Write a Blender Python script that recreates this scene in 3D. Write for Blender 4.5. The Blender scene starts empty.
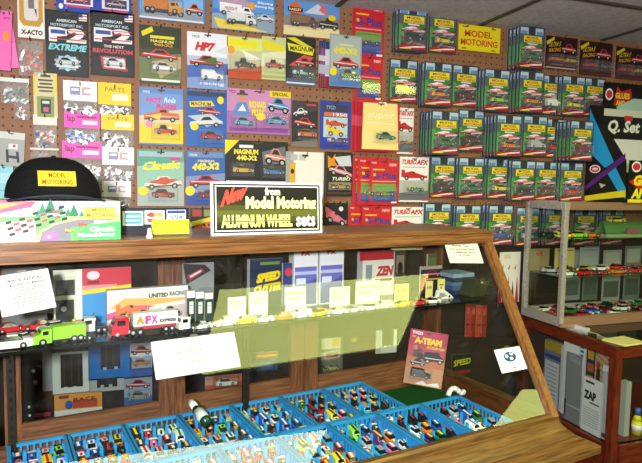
import bpy, bmesh, math, random
from mathutils import Vector, Matrix
rnd = random.Random(7)
C = bpy.context.scene.collection
SC = bpy.context.scene

# ------------------------------------------------------------------ camera
EYE = Vector((0, 0, 1.6)); FPX = 580.0; CX, CY = 321.0, 231.5
YAW, PIT, ROL = math.radians(19), math.radians(4.6), math.radians(1)
FWD = Vector((math.sin(YAW)*math.cos(PIT), math.cos(YAW)*math.cos(PIT), -math.sin(PIT)))
_r = Vector((math.cos(YAW), -math.sin(YAW), 0)); _u = _r.cross(FWD)
RGT = _r*math.cos(ROL) + _u*math.sin(ROL); UPV = _u*math.cos(ROL) - _r*math.sin(ROL)
cam = bpy.data.cameras.new('camera'); cam.sensor_width = 36; cam.lens = 36*FPX/642; cam.clip_start = .02
co = bpy.data.objects.new('camera', cam); C.objects.link(co)
m = Matrix((RGT, UPV, -FWD)).transposed().to_4x4(); m.translation = EYE; co.matrix_world = m
SC.camera = co
# ------------------------------------------------------------------ world, lights, exposure
SC.view_settings.view_transform = 'Standard'; SC.view_settings.look = 'None'
SC.view_settings.gamma = 1; SC.view_settings.exposure = 0.32; SC.view_settings.use_curve_mapping = False
w = bpy.data.worlds.new('world'); SC.world = w; w.use_nodes = True
w.node_tree.nodes['Background'].inputs[0].default_value = (.55, .6, .7, 1)
w.node_tree.nodes['Background'].inputs[1].default_value = .15
SC.cycles.use_denoising = True
SC.cycles.max_bounces = 10; SC.cycles.transparent_max_bounces = 40; SC.cycles.diffuse_bounces = 3; SC.cycles.glossy_bounces = 4
FLASH_W, TROFFER = 165.0, 10.0
fl = bpy.data.lights.new('camera_flash', 'SPOT'); fl.energy = FLASH_W; fl.shadow_soft_size = .05; fl.color = (1, .97, .97); fl.spot_size = math.radians(92); fl.spot_blend = .35
fo = bpy.data.objects.new('camera_flash', fl); C.objects.link(fo)
fm = Matrix((RGT, UPV, -FWD)).transposed().to_4x4() @ Matrix.Rotation(math.radians(-13), 4, 'Y'); fm.translation = EYE + UPV*.10 - RGT*.08 - FWD*.35; fo.matrix_world = fm

# ------------------------------------------------------------------ helpers: picture ray -> real plane
def ray(x, y): return FWD + RGT*((x-CX)/FPX) - UPV*((y-CY)/FPX)
def onp(x, y, p0, n):
    d = ray(x, y); n = Vector(n); return EYE + d*((Vector(p0)-EYE).dot(n)/d.dot(n))
WY = 2.03
def wall(x, y, off=0): return onp(x, y, (0, WY-off, 0), (0, 1, 0))
def hz(x, y, z): return onp(x, y, (0, 0, z), (0, 0, 1))
CA = math.radians(10.4); CD = Vector((math.cos(CA), math.sin(CA), 0)); CN = Vector((-math.sin(CA), math.cos(CA), 0))
TT = ray(487, 232)*1.7 + EYE; ZT = TT.z                        # upper front corner of the showcase
def W(u, v, z): return Vector((TT.x, TT.y, 0)) + CD*u + CN*v + Vector((0, 0, ZT+z))
def loc_uv(p): d = p - TT; return d.dot(CD), d.dot(CN), d.z
def onv(x, y, v): return loc_uv(onp(x, y, TT + CN*v, CN))
def oncz(x, y, z): return loc_uv(hz(x, y, ZT+z))

# ------------------------------------------------------------------ materials
def lin(h):
    if not isinstance(h, str): return h
    c = [int(h[i:i+2], 16)/255 for i in (0, 2, 4)]
    return tuple(x/12.92 if x <= .04045 else ((x+.055)/1.055)**2.4 for x in c) + (1,)
_mc = {}
def M(h, rough=.5, metal=0.0, spec=.4):
    k = (h, rough, metal, spec)
    if k in _mc: return _mc[k]
    m = bpy.data.materials.new('colour_' + h); m.use_nodes = True
    b = m.node_tree.nodes['Principled BSDF']
    b.inputs['Base Color'].default_value = lin(h); b.inputs['Roughness'].default_value = rough
    b.inputs['Metallic'].default_value = metal; b.inputs['Specular IOR Level'].default_value = spec
    _mc[k] = m; return m
def nodes(m): m.use_nodes = True; nt = m.node_tree; return nt, nt.nodes, nt.links
def glassy(name, tint=(1, 1, 1, 1), rough=0.0, gain=1.9, ior=1.5, film=0.0, filmcol=(1, 1, 1, 1)):
    m = bpy.data.materials.new(name); nt, N, L = nodes(m); N.clear()
    out = N.new('ShaderNodeOutputMaterial'); mix = N.new('ShaderNodeMixShader'); t = N.new('ShaderNodeBsdfTransparent'); g = N.new('ShaderNodeBsdfGlossy')
    t.inputs[0].default_value = tint; g.inputs['Roughness'].default_value = rough
    fr = N.new('ShaderNodeFresnel'); fr.inputs[0].default_value = ior
    geo = N.new('ShaderNodeNewGeometry'); s = N.new('ShaderNodeMath'); s.operation = 'SUBTRACT'; s.inputs[0].default_value = 1
    mu = N.new('ShaderNodeMath'); mu.operation = 'MULTIPLY'; m2 = N.new('ShaderNodeMath'); m2.operation = 'MULTIPLY'; m2.inputs[1].default_value = gain; m2.use_clamp = True
    L.new(geo.outputs['Backfacing'], s.inputs[1]); L.new(s.outputs[0], mu.inputs[0]); L.new(fr.outputs[0], mu.inputs[1]); L.new(mu.outputs[0], m2.inputs[0])
    L.new(m2.outputs[0], mix.inputs[0]); L.new(t.outputs[0], mix.inputs[1]); L.new(g.outputs[0], mix.inputs[2])
    last = mix
    if film:
        d = N.new('ShaderNodeBsdfDiffuse'); d.inputs[0].default_value = filmcol
        mx = N.new('ShaderNodeMixShader'); mx.inputs[0].default_value = film
        L.new(mix.outputs[0], mx.inputs[1]); L.new(d.outputs[0], mx.inputs[2]); last = mx
    L.new(last.outputs[0], out.inputs[0]); return m
GLASS = glassy('window_glass', (.96, .98, .97, 1), gain=1.0)
BLIS = glassy('blister_plastic', (.97, .98, .98, 1), .08, 1.6, film=.05)
BAGM = glassy('bag_plastic', (.95, .95, .95, 1), .18, 2.2, film=.14)
def wood(name, c1, c2, stretch=(.8, 14, 14), rough=.35):
    m = bpy.data.materials.new(name); nt, N, L = nodes(m); b = N['Principled BSDF']
    tc = N.new('ShaderNodeTexCoord'); mp = N.new('ShaderNodeMapping'); mp.inputs['Scale'].default_value = stretch
    nz = N.new('ShaderNodeTexNoise'); nz.inputs['Scale'].default_value = 12; nz.inputs['Detail'].default_value = 7; nz.inputs['Distortion'].default_value = .6
    cr = N.new('ShaderNodeValToRGB'); cr.color_ramp.elements[0].position = .36; cr.color_ramp.elements[1].position = .66
    cr.color_ramp.elements[0].color = lin(c1); cr.color_ramp.elements[1].color = lin(c2)
    L.new(tc.outputs['Object'], mp.inputs[0]); L.new(mp.outputs[0], nz.inputs['Vector']); L.new(nz.outputs['Fac'], cr.inputs[0]); L.new(cr.outputs[0], b.inputs['Base Color'])
    bp = N.new('ShaderNodeBump'); bp.inputs['Strength'].default_value = .12; L.new(nz.outputs['Fac'], bp.inputs['Height']); L.new(bp.outputs[0], b.inputs['Normal'])
    b.inputs['Roughness'].default_value = rough; return m
OAK = wood('oak_wood', '613c1e', '8f6036'); OAKV = wood('oak_wood_upright', '68421f', '946234', (14, 14, 1.2)); OAKD = wood('oak_wood_depth', '5a3415', '93602e', (14, 1.2, 14))
OAKM = wood('dark_oak_wood', '4c3217', '79562b'); OAKMD = wood('dark_oak_wood_depth', '4c3217', '79562b', (14, .8, 14))  # darker oak tone, used only for the mouldings
WAL = wood('walnut_wood', '55301a', '8a5734', rough=.55); WALV = wood('walnut_wood_upright', '55301a', '86522f', (14, 14, 1.2), .55); WALD = wood('walnut_depth', '45250f', '6b3d1e', (14, 1.2, 14))
MAH = wood('mahogany_wood', '4d1a0c', '74301a', (14, 1.5, 14), .3); MAHV = wood('mahogany_upright', '4d1a0c', '74301a', (14, 14, 1.2), .3); MAHX = wood('mahogany_across', '4d1a0c', '74301a', (1.2, 14, 14), .3)
def speckle(name, c1, c2, scale, rough=.9, bump=.0):
    m = bpy.data.materials.new(name); nt, N, L = nodes(m); b = N['Principled BSDF']
    tc = N.new('ShaderNodeTexCoord'); nz = N.new('ShaderNodeTexNoise'); nz.inputs['Scale'].default_value = scale; nz.inputs['Detail'].default_value = 4
    cr = N.new('ShaderNodeValToRGB'); cr.color_ramp.elements[0].position = .35; cr.color_ramp.elements[1].position = .65
    cr.color_ramp.elements[0].color = lin(c1); cr.color_ramp.elements[1].color = lin(c2)
    L.new(tc.outputs['Object'], nz.inputs['Vector']); L.new(nz.outputs['Fac'], cr.inputs[0]); L.new(cr.outputs[0], b.inputs['Base Color'])
    if bump:
        bp = N.new('ShaderNodeBump'); bp.inputs['Strength'].default_value = bump; L.new(nz.outputs['Fac'], bp.inputs['Height']); L.new(bp.outputs[0], b.inputs['Normal'])
    b.inputs['Roughness'].default_value = rough; b.inputs['Specular IOR Level'].default_value = .15; return m
TILE = speckle('ceiling_tile', 'bcbabc', 'd0cdd0', 60, .95, .2)
FELT = speckle('green_felt', '0a3a16', '12501f', 400, 1, .5)
CARPET = speckle('floor_carpet', '3c3530', '554a42', 200, 1, .4)
PAINT = speckle('wall_paint', 'b5aa9b', 'beb4a6', 8, .9)
BRUSH = speckle('brushed_aluminium', 'a8a39a', 'c0bab0', 90, .3)
BRUSH.node_tree.nodes['Principled BSDF'].inputs['Metallic'].default_value = .35
def pegmat():
    m = bpy.data.materials.new('brown_pegboard'); nt, N, L = nodes(m); b = N['Principled BSDF']
    tc = N.new('ShaderNodeTexCoord'); mp = N.new('ShaderNodeMapping'); mp.inputs['Scale'].default_value = (1/.0254,)*3
    fr = N.new('ShaderNodeVectorMath'); fr.operation = 'FRACTION'; sb = N.new('ShaderNodeVectorMath'); sb.operation = 'SUBTRACT'; sb.inputs[1].default_value = (.5, .5, .5)
    ml = N.new('ShaderNodeVectorMath'); ml.operation = 'MULTIPLY'; ml.inputs[1].default_value = (1, 0, 1); ln = N.new('ShaderNodeVectorMath'); ln.operation = 'LENGTH'
    lt = N.new('ShaderNodeMath'); lt.operation = 'LESS_THAN'; lt.inputs[1].default_value = .13
    nz = N.new('ShaderNodeTexNoise'); nz.inputs['Scale'].default_value = 30; cr = N.new('ShaderNodeValToRGB')
    cr.color_ramp.elements[0].color = lin('84583a'); cr.color_ramp.elements[1].color = lin('9c6d4b')
    mx = N.new('ShaderNodeMix'); mx.data_type = 'RGBA'; mx.inputs['B'].default_value = lin('2a1a10')
    L.new(tc.outputs['Object'], mp.inputs[0]); L.new(mp.outputs[0], fr.inputs[0]); L.new(fr.outputs[0], sb.inputs[0]); L.new(sb.outputs[0], ml.inputs[0]); L.new(ml.outputs[0], ln.inputs[0])
    L.new(ln.outputs['Value'], lt.inputs[0]); L.new(tc.outputs['Object'], nz.inputs['Vector']); L.new(nz.outputs['Fac'], cr.inputs[0])
    L.new(lt.outputs[0], mx.inputs['Factor']); L.new(cr.outputs[0], mx.inputs['A']); L.new(mx.outputs['Result'], b.inputs['Base Color']); b.inputs['Roughness'].default_value = .6
    return m
PEG = pegmat()
def emit(h, s):
    m = bpy.data.materials.new('fluorescent_diffuser'); nt, N, L = nodes(m); b = N['Principled BSDF']
    b.inputs['Base Color'].default_value = (.8, .8, .7, 1); b.inputs['Emission Color'].default_value = lin(h); b.inputs['Emission Strength'].default_value = s; return m
LAMP = emit('ecf98e', TROFFER); LAMPW = emit('f6ffcc', TROFFER*1.25)

# ------------------------------------------------------------------ mesh builder
_glyph = {}
def glyphs(s, bold=.02):
    k = (s, bold)
    if k not in _glyph:
        c = bpy.data.curves.new('lettering', 'FONT'); c.body = s; c.size = 1; c.resolution_u = 2; c.offset = bold; c.fill_mode = 'FRONT'
        o = bpy.data.objects.new('lettering', c); me = o.to_mesh()
        vs = [(v.co.x, v.co.y) for v in me.vertices]; fs = [tuple(p.vertices) for p in me.polygons]
        o.to_mesh_clear(); bpy.data.objects.remove(o); bpy.data.curves.remove(c)
        x0 = min(v[0] for v in vs); x1 = max(v[0] for v in vs); y0 = min(v[1] for v in vs); y1 = max(v[1] for v in vs)
        _glyph[k] = ([((x-x0)/(x1-x0), (y-y0)/(y1-y0)) for x, y in vs], fs, (x1-x0)/(y1-y0))
    return _glyph[k]
class MB:
    def __init__(s): s.v = []; s.f = []; s.mi = []; s.mats = []; s.sm = []
    def _m(s, mat):
        if isinstance(mat, str): mat = M(mat)
        if mat not in s.mats: s.mats.append(mat)
        return s.mats.index(mat)
    def add(s, vs, fs, mat, smooth=False, T=None):
        o = len(s.v); k = s._m(mat)
        for p in vs: s.v.append(T @ Vector(p) if T else Vector(p))
        for f in fs: s.f.append(tuple(i+o for i in f)); s.mi.append(k); s.sm.append(smooth)
        return s
    def box(s, x0, x1, y0, y1, z0, z1, mat, T=None):
        v = [(x, y, z) for z in (z0, z1) for x, y in ((x0, y0), (x1, y0), (x1, y1), (x0, y1))]
        return s.add(v, [(3, 2, 1, 0), (4, 5, 6, 7), (0, 1, 5, 4), (1, 2, 6, 5), (2, 3, 7, 6), (3, 0, 4, 7)], mat, False, T)
    def bbox(s, x0, x1, y0, y1, z0, z1, mat, b=.002, T=None):      # box with chamfered edges
        bm = bmesh.new(); bmesh.ops.create_cube(bm, size=1)
        for v in bm.verts: v.co = Vector(((x0+x1)/2+v.co.x*(x1-x0), (y0+y1)/2+v.co.y*(y1-y0), (z0+z1)/2+v.co.z*(z1-z0)))
        bmesh.ops.bevel(bm, geom=list(bm.edges), offset=b, segments=2, affect='EDGES'); bm.verts.index_update()
        s.add([v.co.copy() for v in bm.verts], [tuple(v.index for v in f.verts) for f in bm.faces], mat, False, T); bm.free(); return s
    def quad(s, a, b, c, d, mat): return s.add([a, b, c, d], [(0, 1, 2, 3)], mat)
    def prism(s, pts, x0, x1, mat, T=None, smooth=False):          # polygon in (y, z) swept along x
        n = len(pts); v = [(x0, y, z) for y, z in pts] + [(x1, y, z) for y, z in pts]
        return s.add(v, [tuple(range(n-1, -1, -1)), tuple(range(n, 2*n))] + [(i, (i+1) % n, n+(i+1) % n, n+i) for i in range(n)], mat, smooth, T)
    def loft(s, rings, mat, smooth=False, T=None, caps=True):
        n = len(rings[0]); v = [p for r in rings for p in r]; f = []
        for k in range(len(rings)-1):
            for i in range(n): f.append((k*n+i, k*n+(i+1) % n, (k+1)*n+(i+1) % n, (k+1)*n+i))
        if caps: f.append(tuple(range(n-1, -1, -1))); f.append(tuple(range((len(rings)-1)*n, len(rings)*n)))
        return s.add(v, f, mat, smooth, T)
    def cyl(s, p, q, r, mat, n=10, r2=None, smooth=True):
        p = Vector(p); q = Vector(q); d = (q-p).normalized(); a = d.orthogonal().normalized(); b = d.cross(a); r2 = r if r2 is None else r2
        A = [p+(a*math.cos(t)+b*math.sin(t))*r for t in [2*math.pi*i/n for i in range(n)]]
        B = [q+(a*math.cos(t)+b*math.sin(t))*r2 for t in [2*math.pi*i/n for i in range(n)]]
        return s.loft([A, B], mat, smooth)
    def tube(s, path, r, mat, n=6):
        for p, q in zip(path, path[1:]): s.cyl(p, q, r, mat, n)
        return s
    def build(s, name, parent=None):
        me = bpy.data.meshes.new(name); me.from_pydata([tuple(v) for v in s.v], [], s.f)
        for m_ in s.mats: me.materials.append(m_)
        for p, k, sm in zip(me.polygons, s.mi, s.sm): p.material_index = k; p.use_smooth = sm
        me.update(); o = bpy.data.objects.new(name, me); C.objects.link(o)
        if parent is not None: o.parent = parent
        return o
def link(name, me, parent=None):
    o = bpy.data.objects.new(name, me); C.objects.link(o)
    if parent is not None: o.parent = parent
    return o
def tag(o, label, cat, group=None):
    o['label'] = label; o['category'] = cat
    if group: o['group'] = group
    return o
def thing(name, label, cat, loc=(0, 0, 0), rz=0, group=None):
    o = bpy.data.objects.new(name, None); C.objects.link(o); o.empty_display_size = .02
    o.location = loc; o.rotation_euler = (0, 0, rz); return tag(o, label, cat, group)
def struct(o): o['kind'] = 'structure'; return o
CARPROTO = {}
def dup(root, loc, rz, label, group=None, rot=None):
    def cp(o, par):
        c = o.copy(); C.objects.link(c)
        if par is not None: c.parent = par
        for ch in list(o.children): cp(ch, c)
        return c
    r = cp(root, None); r.location = loc; r.rotation_euler = rot or (0, 0, rz); r['label'] = label
    if group: r['group'] = group
    elif 'group' in r: del r['group']
    return r

# printed artwork: a sheet in local x (right), z (up), facing -y; u right 0..1, v down 0..1
def art(mb, w, h, items, y0, step=.00014, x0=None, zb=0):
    x0 = -w/2 if x0 is None else x0
    P = lambda u, v, y: (x0+u*w, y, zb+(1-v)*h)
    for i, it in enumerate(items):
        y = y0 - step*(i+1); k = it[0]
        if k == 'r': a, b, c, d = it[1:5]; mb.add([P(a, d, y), P(c, d, y), P(c, b, y), P(a, b, y)], [(0, 1, 2, 3)], it[5])
        elif k == 'p': mb.add([P(u, v, y) for u, v in it[1]], [tuple(range(len(it[1])))], it[2])
        elif k == 'o':
            cx, cy, rx, ry = it[1:5]; mb.add([P(cx+rx*math.cos(t), cy+ry*math.sin(t), y) for t in [i*math.pi/7 for i in range(14)]], [tuple(range(14))], it[5])
        elif k == 't':
            s, a, b, c, d, col = it[1:7]; op = it[7] if len(it) > 7 else {}
            gv, gf, asp = glyphs(s, op.get('bold', .025)); sh = op.get('sh', 0); rs = op.get('rise', 0)
            mb.add([P(a+(c-a)*(gx+sh*gy*(d-b)*h/((c-a)*w)), d-(d-b)*gy-rs*gx, y) for gx, gy in gv], gf, col)
        elif k == 'c':                                            # printed side view of a car
            a, b, c, d, col = it[1:6]; st = it[6] if len(it) > 6 else 'sports'; tl = it[7] if len(it) > 7 else 0
            sh = {'sports': [(0, .75), (.02, .5), (.25, .42), (.38, .1), (.62, .1), (.76, .4), (.98, .52), (1, .78)],
                  'hot': [(0, .8), (.02, .42), (.1, .3), (.32, .3), (.4, .02), (.66, .02), (.7, .3), (.98, .36), (1, .8)],
                  'van': [(0, .8), (0, .1), (.1, .02), (.7, .02), (.82, .4), (1, .5), (1, .8)],
                  'truck': [(0, .8), (0, 0), (.64, 0), (.64, .3), (.7, .12), (.86, .12), (.92, .42), (1, .5), (1, .8)],
                  'f1': [(0, .7), (0, .1), (.12, .1), (.14, .35), (.4, .2), (.55, .35), (.95, .6), (1, .5), (1, .78), (.2, .82)]}[st]
            wn = {'sports': [(.32, .42), (.42, .17), (.6, .17), (.7, .42)], 'hot': [(.44, .28), (.46, .1), (.62, .1), (.64, .28)], 'van': [(.55, .42), (.55, .12), (.68, .12), (.78, .42)],
                  'truck': [(.71, .42), (.73, .2), (.84, .2), (.88, .42)], 'f1': [(.4, .35), (.44, .22), (.52, .3), (.52, .42)]}[st]
            Q = lambda u, v: (a+(c-a)*u, b+(d-b)*v-tl*(u-.5))
            mb.add([P(*Q(*p), y) for p in sh], [tuple(range(len(sh)))], col)
            if st != 'f1': mb.add([P(*Q(*p), y-step*.3) for p in ((.06, .5), (.94, .58), (.94, .63), (.06, .57))], [(0, 1, 2, 3)], 'e6dcd6'); mb.add([P(*Q(*p), y-step*.3) for p in ((.02, .72), (.98, .72), (.98, .8), (.02, .82))], [(0, 1, 2, 3)], '3a2a2a')
            mb.add([P(*Q(*p), y-step*.4) for p in wn], [tuple(range(len(wn)))], it[8] if len(it) > 8 else '1c2230')
            for wx in ((.2, .8) if st != 'truck' else (.12, .26, .84)):
                for rr, cc, yy in ((.2, '141414', .5), (.1, 'b8b8b8', .7)):
                    ax = rr*(d-b)*h/((c-a)*w)
                    mb.add([P(*Q(wx+ax*math.cos(t), .8+rr*math.sin(t)), y-step*yy) for t in [i*math.pi/5 for i in range(10)]], [tuple(range(10))], cc)

# ------------------------------------------------------------------ toy vehicles (x forward, y side, z up), length L
def ring(x, hw, zb, zt, ch=.25):
    c = min(hw, (zt-zb))*ch
    return [(x, -hw, zb), (x, hw, zb), (x, hw, zt-c), (x, hw-c*1.4, zt), (x, -hw+c*1.4, zt), (x, -hw, zt-c)]
_car = {}
def car_meshes(style, col, acc, L):
    k = (style, col, acc, round(L, 4))
    if k in _car: return _car[k]
    b = MB(); wn = MB(); bc = M(col, .22, 0, .6); ac = M(acc, .25); dk = M('16181c', .1, 0, .7)
    hw = .2*L; g = .045*L; wr = .075*L; wx = (-.3, .3)
    X = lambda t: (t-.5)*L
    if style == 'f1':
        b.loft([ring(X(t), w_*L, g, h*L) for t, w_, h in ((0, .08, .12), (.15, .14, .17), (.45, .15, .16), (.6, .09, .14), (.85, .05, .11), (1, .03, .08))], bc)
        b.box(X(.0), X(.1), -.19*L, .19*L, .17*L, .19*L, ac); b.box(X(.0), X(.1), -.19*L, -.18*L, .1*L, .19*L, ac); b.box(X(.0), X(.1), .18*L, .19*L, .1*L, .19*L, ac)
        b.box(X(.9), X(1.0), -.2*L, .2*L, .06*L, .075*L, ac); b.box(X(.36), X(.46), -.04*L, .04*L, .15*L, .22*L, ac)
        wn.loft([ring(X(t), w_*L, .14*L, h*L) for t, w_, h in ((.46, .05, .2), (.58, .04, .17))], dk); wr = .085*L; hw = .2*L
    elif style == 'truck':
        b.loft([ring(X(t), w_*L, g, h*L, .1) for t, w_, h in ((.66, .14, .33), (.84, .14, .34), (.88, .14, .24), (1, .13, .2))], bc)
        b.box(X(0), X(.64), -.15*L, .15*L, .1*L, .36*L, ac); b.box(X(.02), X(.66), -.08*L, .08*L, g, .1*L, '222222'); b.box(X(.995), X(1.01), -.12*L, .12*L, g, .1*L, 'c0c0c0')
        wn.loft([ring(X(t), .145*L, .22*L, h*L) for t, h in ((.72, .32), (.83, .32))], dk); wn.box(X(.845), X(.875), -.12*L, .12*L, .24*L, .31*L, dk); wx = (-.4, -.27, .33); hw = .14*L
    elif style == 'cab':
        b.loft([ring(X(t), .24*L, .1*L, h*L, .1) for t, h in ((.5, .6), (.86, .62), (.95, .4), (1, .36))], bc)
        b.box(X(0), X(.55), -.12*L, .12*L, .1*L, .2*L, '2a2a2a'); b.box(X(.45), X(.6), -.2*L, .2*L, .1*L, .5*L, ac)
        for sy in (-.2, .2): b.cyl((X(.47), sy*L, .2*L), (X(.47), sy*L, .72*L), .02*L, M('c8c8c8', .2, 1), 8)
        wn.box(X(.6), X(.84), -.245*L, .245*L, .38*L, .54*L, dk); wn.loft([ring(X(t), .2*L, h0*L, h*L) for t, h0, h in ((.86, .4, .6), (.95, .4, .45))], dk); wr = .11*L; wx = (-.36, -.14, .34); hw = .24*L
    else:
        pr = {'sports': ((0, .16, .19, .05), (.06, .19, .215, .04), (.3, .2, .2, .035), (.62, .2, .185, .035), (.88, .185, .15, .035), (1, .14, .1, .045)),
              'sedan': ((0, .17, .2, .05), (.05, .19, .21, .04), (.5, .195, .215, .04), (.95, .185, .19, .04), (1, .165, .16, .05)),
              'hot': ((0, .13, .2, .06), (.3, .14, .22, .05), (.55, .12, .21, .05), (.8, .08, .19, .05), (1, .07, .17, .06)),
              'van': ((0, .18, .36, .05), (.08, .19, .38, .04), (.6, .19, .38, .04), (.74, .19, .25, .04), (1, .17, .2, .05))}[style]
        b.loft([ring(X(t), w_*L, z*L, h*L, .3) for t, w_, h, z in pr], bc)
        cb = {'sports': (.18, .3, .52, .7, .29), 'sedan': (.14, .24, .6, .72, .31), 'hot': (.2, .26, .5, .56, .33), 'van': (.6, .6, .66, .76, .36)}[style]
        zb = {'sports': .185, 'sedan': .205, 'hot': .19, 'van': .2}[style]
        r0 = [(X(cb[0]), -.155*L, zb*L), (X(cb[3]), -.155*L, zb*L), (X(cb[3]), .155*L, zb*L), (X(cb[0]), .155*L, zb*L)]
        r1 = [(X(cb[1]), -.12*L, cb[4]*L), (X(cb[2]), -.12*L, cb[4]*L), (X(cb[2]), .12*L, cb[4]*L), (X(cb[1]), .12*L, cb[4]*L)]
        if style == 'hot': r0 = [(x, y*.75, z) for x, y, z in r0]; r1 = [(x, y*.75, z) for x, y, z in r1]
        wn.loft([r0, r1], dk)
        z = cb[4]*L
        if style != 'van': b.loft([[(x, y, z+dz) for x, y, _ in r1] for dz in (-.002*L, .02*L)], bc)
        zt = z+.022*L if style != 'van' else .382*L
        b.box(X(cb[1])if style != 'van' else X(.05), X(cb[2]), -.05*L, .05*L, zt-.004*L, zt, ac)                # stripe over the roof
        hz_ = pr[-2][2]*L
        b.add([(X(.72), -.05*L, pr[3 if len(pr) > 4 else 2][2]*L*.985+.004*L), (X(.95), -.045*L, hz_*.93+.004*L), (X(.95), .045*L, hz_*.93+.004*L), (X(.72), .05*L, pr[3 if len(pr) > 4 else 2][2]*L*.985+.004*L)], [(0, 1, 2, 3)], ac)
        for sy in (-.12, .12): b.box(X(.985), X(1.004), sy*L-.03*L, sy*L+.03*L, .09*L, .13*L, 'f2efd8')
        b.box(X(-.01), X(.03), -.15*L, .15*L, .14*L, .16*L, 'aa1818')
        if style == 'sports': b.box(X(.0), X(.06), -.18*L, .18*L, .235*L, .25*L, ac); b.box(X(.02), X(.04), -.15*L, -.13*L, .2*L, .24*L, ac); b.box(X(.02), X(.04), .13*L, .15*L, .2*L, .24*L, ac)
        if style == 'hot':
            b.box(X(.62), X(.78), -.05*L, .05*L, .2*L, .27*L, M('c8c8c8', .2, 1)); hw = .18*L
    b.v = [Vector((p.x, p.y, p.z)) for p in b.v]
    bo = b.build('body'); wo = wn.build('windows'); wm = MB()
    wm.cyl((0, -.03*L, 0), (0, .03*L, 0), wr, '141414', 12); wm.cyl((0, -.034*L, 0), (0, .034*L, 0), wr*.5, 'bcbcbc', 8); wh = wm.build('wheel')
    r = (bo.data, wo.data, wh.data, wx, hw, wr)
    for o in (bo, wo, wh): bpy.data.objects.remove(o)
    _car[k] = r; return r
def add_car(parent, style, col, acc, L, T=None, wheels=True):
    bm_, wm_, wh_, wx, hw, wr = car_meshes(style, col, acc, L)
    out = [link('body', bm_, parent), link('windows', wm_, parent)]
    if wheels:
        for x in wx:
            for s in (-1, 1): o = link('wheel', wh_, parent); o.location = (x*L, s*hw*.86, wr); out.append(o)
    return out
_whole = {}
def whole_car(style, col, acc, L):                                  # one mesh, for the car sealed inside a blister
    k = (style, col, acc, round(L, 4))
    if k in _whole: return _whole[k]
    bm_, wm_, wh_, wx, hw, wr = car_meshes(style, col, acc, L); mb = MB()
    def take(me, off=Vector((0, 0, 0))):
        base = len(mb.v); mb.v += [v.co + off for v in me.vertices]
        for p in me.polygons:
            mb.f.append(tuple(i+base for i in p.vertices)); mb.mi.append(mb._m(me.materials[p.material_index])); mb.sm.append(p.use_smooth)
    take(bm_); take(wm_)
    for x in wx:
        for s in (-1, 1): take(wh_, Vector((x*L, s*hw*.86, wr)))
    o = mb.build('toy_car'); _whole[k] = o.data; bpy.data.objects.remove(o); return _whole[k]
def toy(name, label, style, col, acc, L, loc, rz, group=None, rot=None, wheels=True):
    t = thing(name, label, 'toy truck' if style in ('truck', 'cab') else 'toy car', loc, rz, group)
    if rot: t.rotation_euler = rot
    add_car(t, style, col, acc, L, wheels=wheels); return t

# ------------------------------------------------------------------ the room
def slab(name, x0, x1, y0, y1, z0, z1, mat): return struct(MB().box(x0, x1, y0, y1, z0, z1, mat).build(name))
HC = 2.245; X0, X1, Y0 = -1.9, 5.2, -2.6
slab('floor', X0-.1, X1+.1, Y0-.1, WY+.1, -.1, 0, CARPET)
slab('ceiling', X0-.1, X1+.1, Y0-.1, WY+.1, HC, HC+.1, TILE)
slab('wall_back', X0-.1, X1+.1, WY, WY+.1, 0, HC, PEG)
slab('wall_back_shade_sheet', X0, X1, WY-.004, WY, 0, 1.4, M('2e211a', .7)); slab('wall_left', X0-.1, X0, Y0, WY, 0, HC, PAINT); slab('wall_right', X1, X1+.1, Y0, WY, 0, HC, PAINT); slab('wall_front', X0, X1, Y0-.1, Y0, 0, HC, PAINT)  # lower back wall: added dark sheet stands in for shade behind the doors
g1 = hz(515, 9, HC); g2 = hz(620, 4, HC); tbar_shade = M('4a443c', .6)  # ceiling bars: their shadow lines are put into this dark colour
n = 0
for x in [g1.x + .61*k for k in range(-5, 6)]:
    if X0 < x < X1: n += 1; struct(MB().box(x-.008, x+.008, Y0, WY, HC-.006, HC-.001, tbar_shade).build('trim_%d' % n))
for y in [g2.y - 1.22*k for k in range(0, 4)]:
    n += 1; struct(MB().box(X0, X1, y-.008, y+.008, HC-.007, HC-.0005, tbar_shade).build('trim_%d' % n))
def troffer(cx, cy, w_, d_, rz, label, lamp=None):
    t = thing('ceiling_light', label, 'ceiling light', (cx, cy, HC), rz, None)
    f = MB()
    for a in ((-w_/2-.03, -w_/2, -d_/2-.03, d_/2+.03), (w_/2, w_/2+.03, -d_/2-.03, d_/2+.03), (-w_/2, w_/2, -d_/2-.03, -d_/2), (-w_/2, w_/2, d_/2, d_/2+.03)): f.box(*a, -.03, -.0075, 'e8e8e4')
    f.build('frame', t); MB().box(-w_/2, w_/2, -d_/2, d_/2, -.022, -.0085, lamp or LAMP).build('diffuser', t)
troffer(1.30, .47, 1.12, .5, CA, 'long yellowish ceiling light panel above the glass counter front')
troffer(.98, -.62, 1.56, .5, math.radians(3), 'long ceiling light panel behind the camera, mirrored in the trays', LAMPW)
troffer(3.75, -.27, .8, .4, 0, 'short ceiling light panel out beyond the cabinet')

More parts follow.
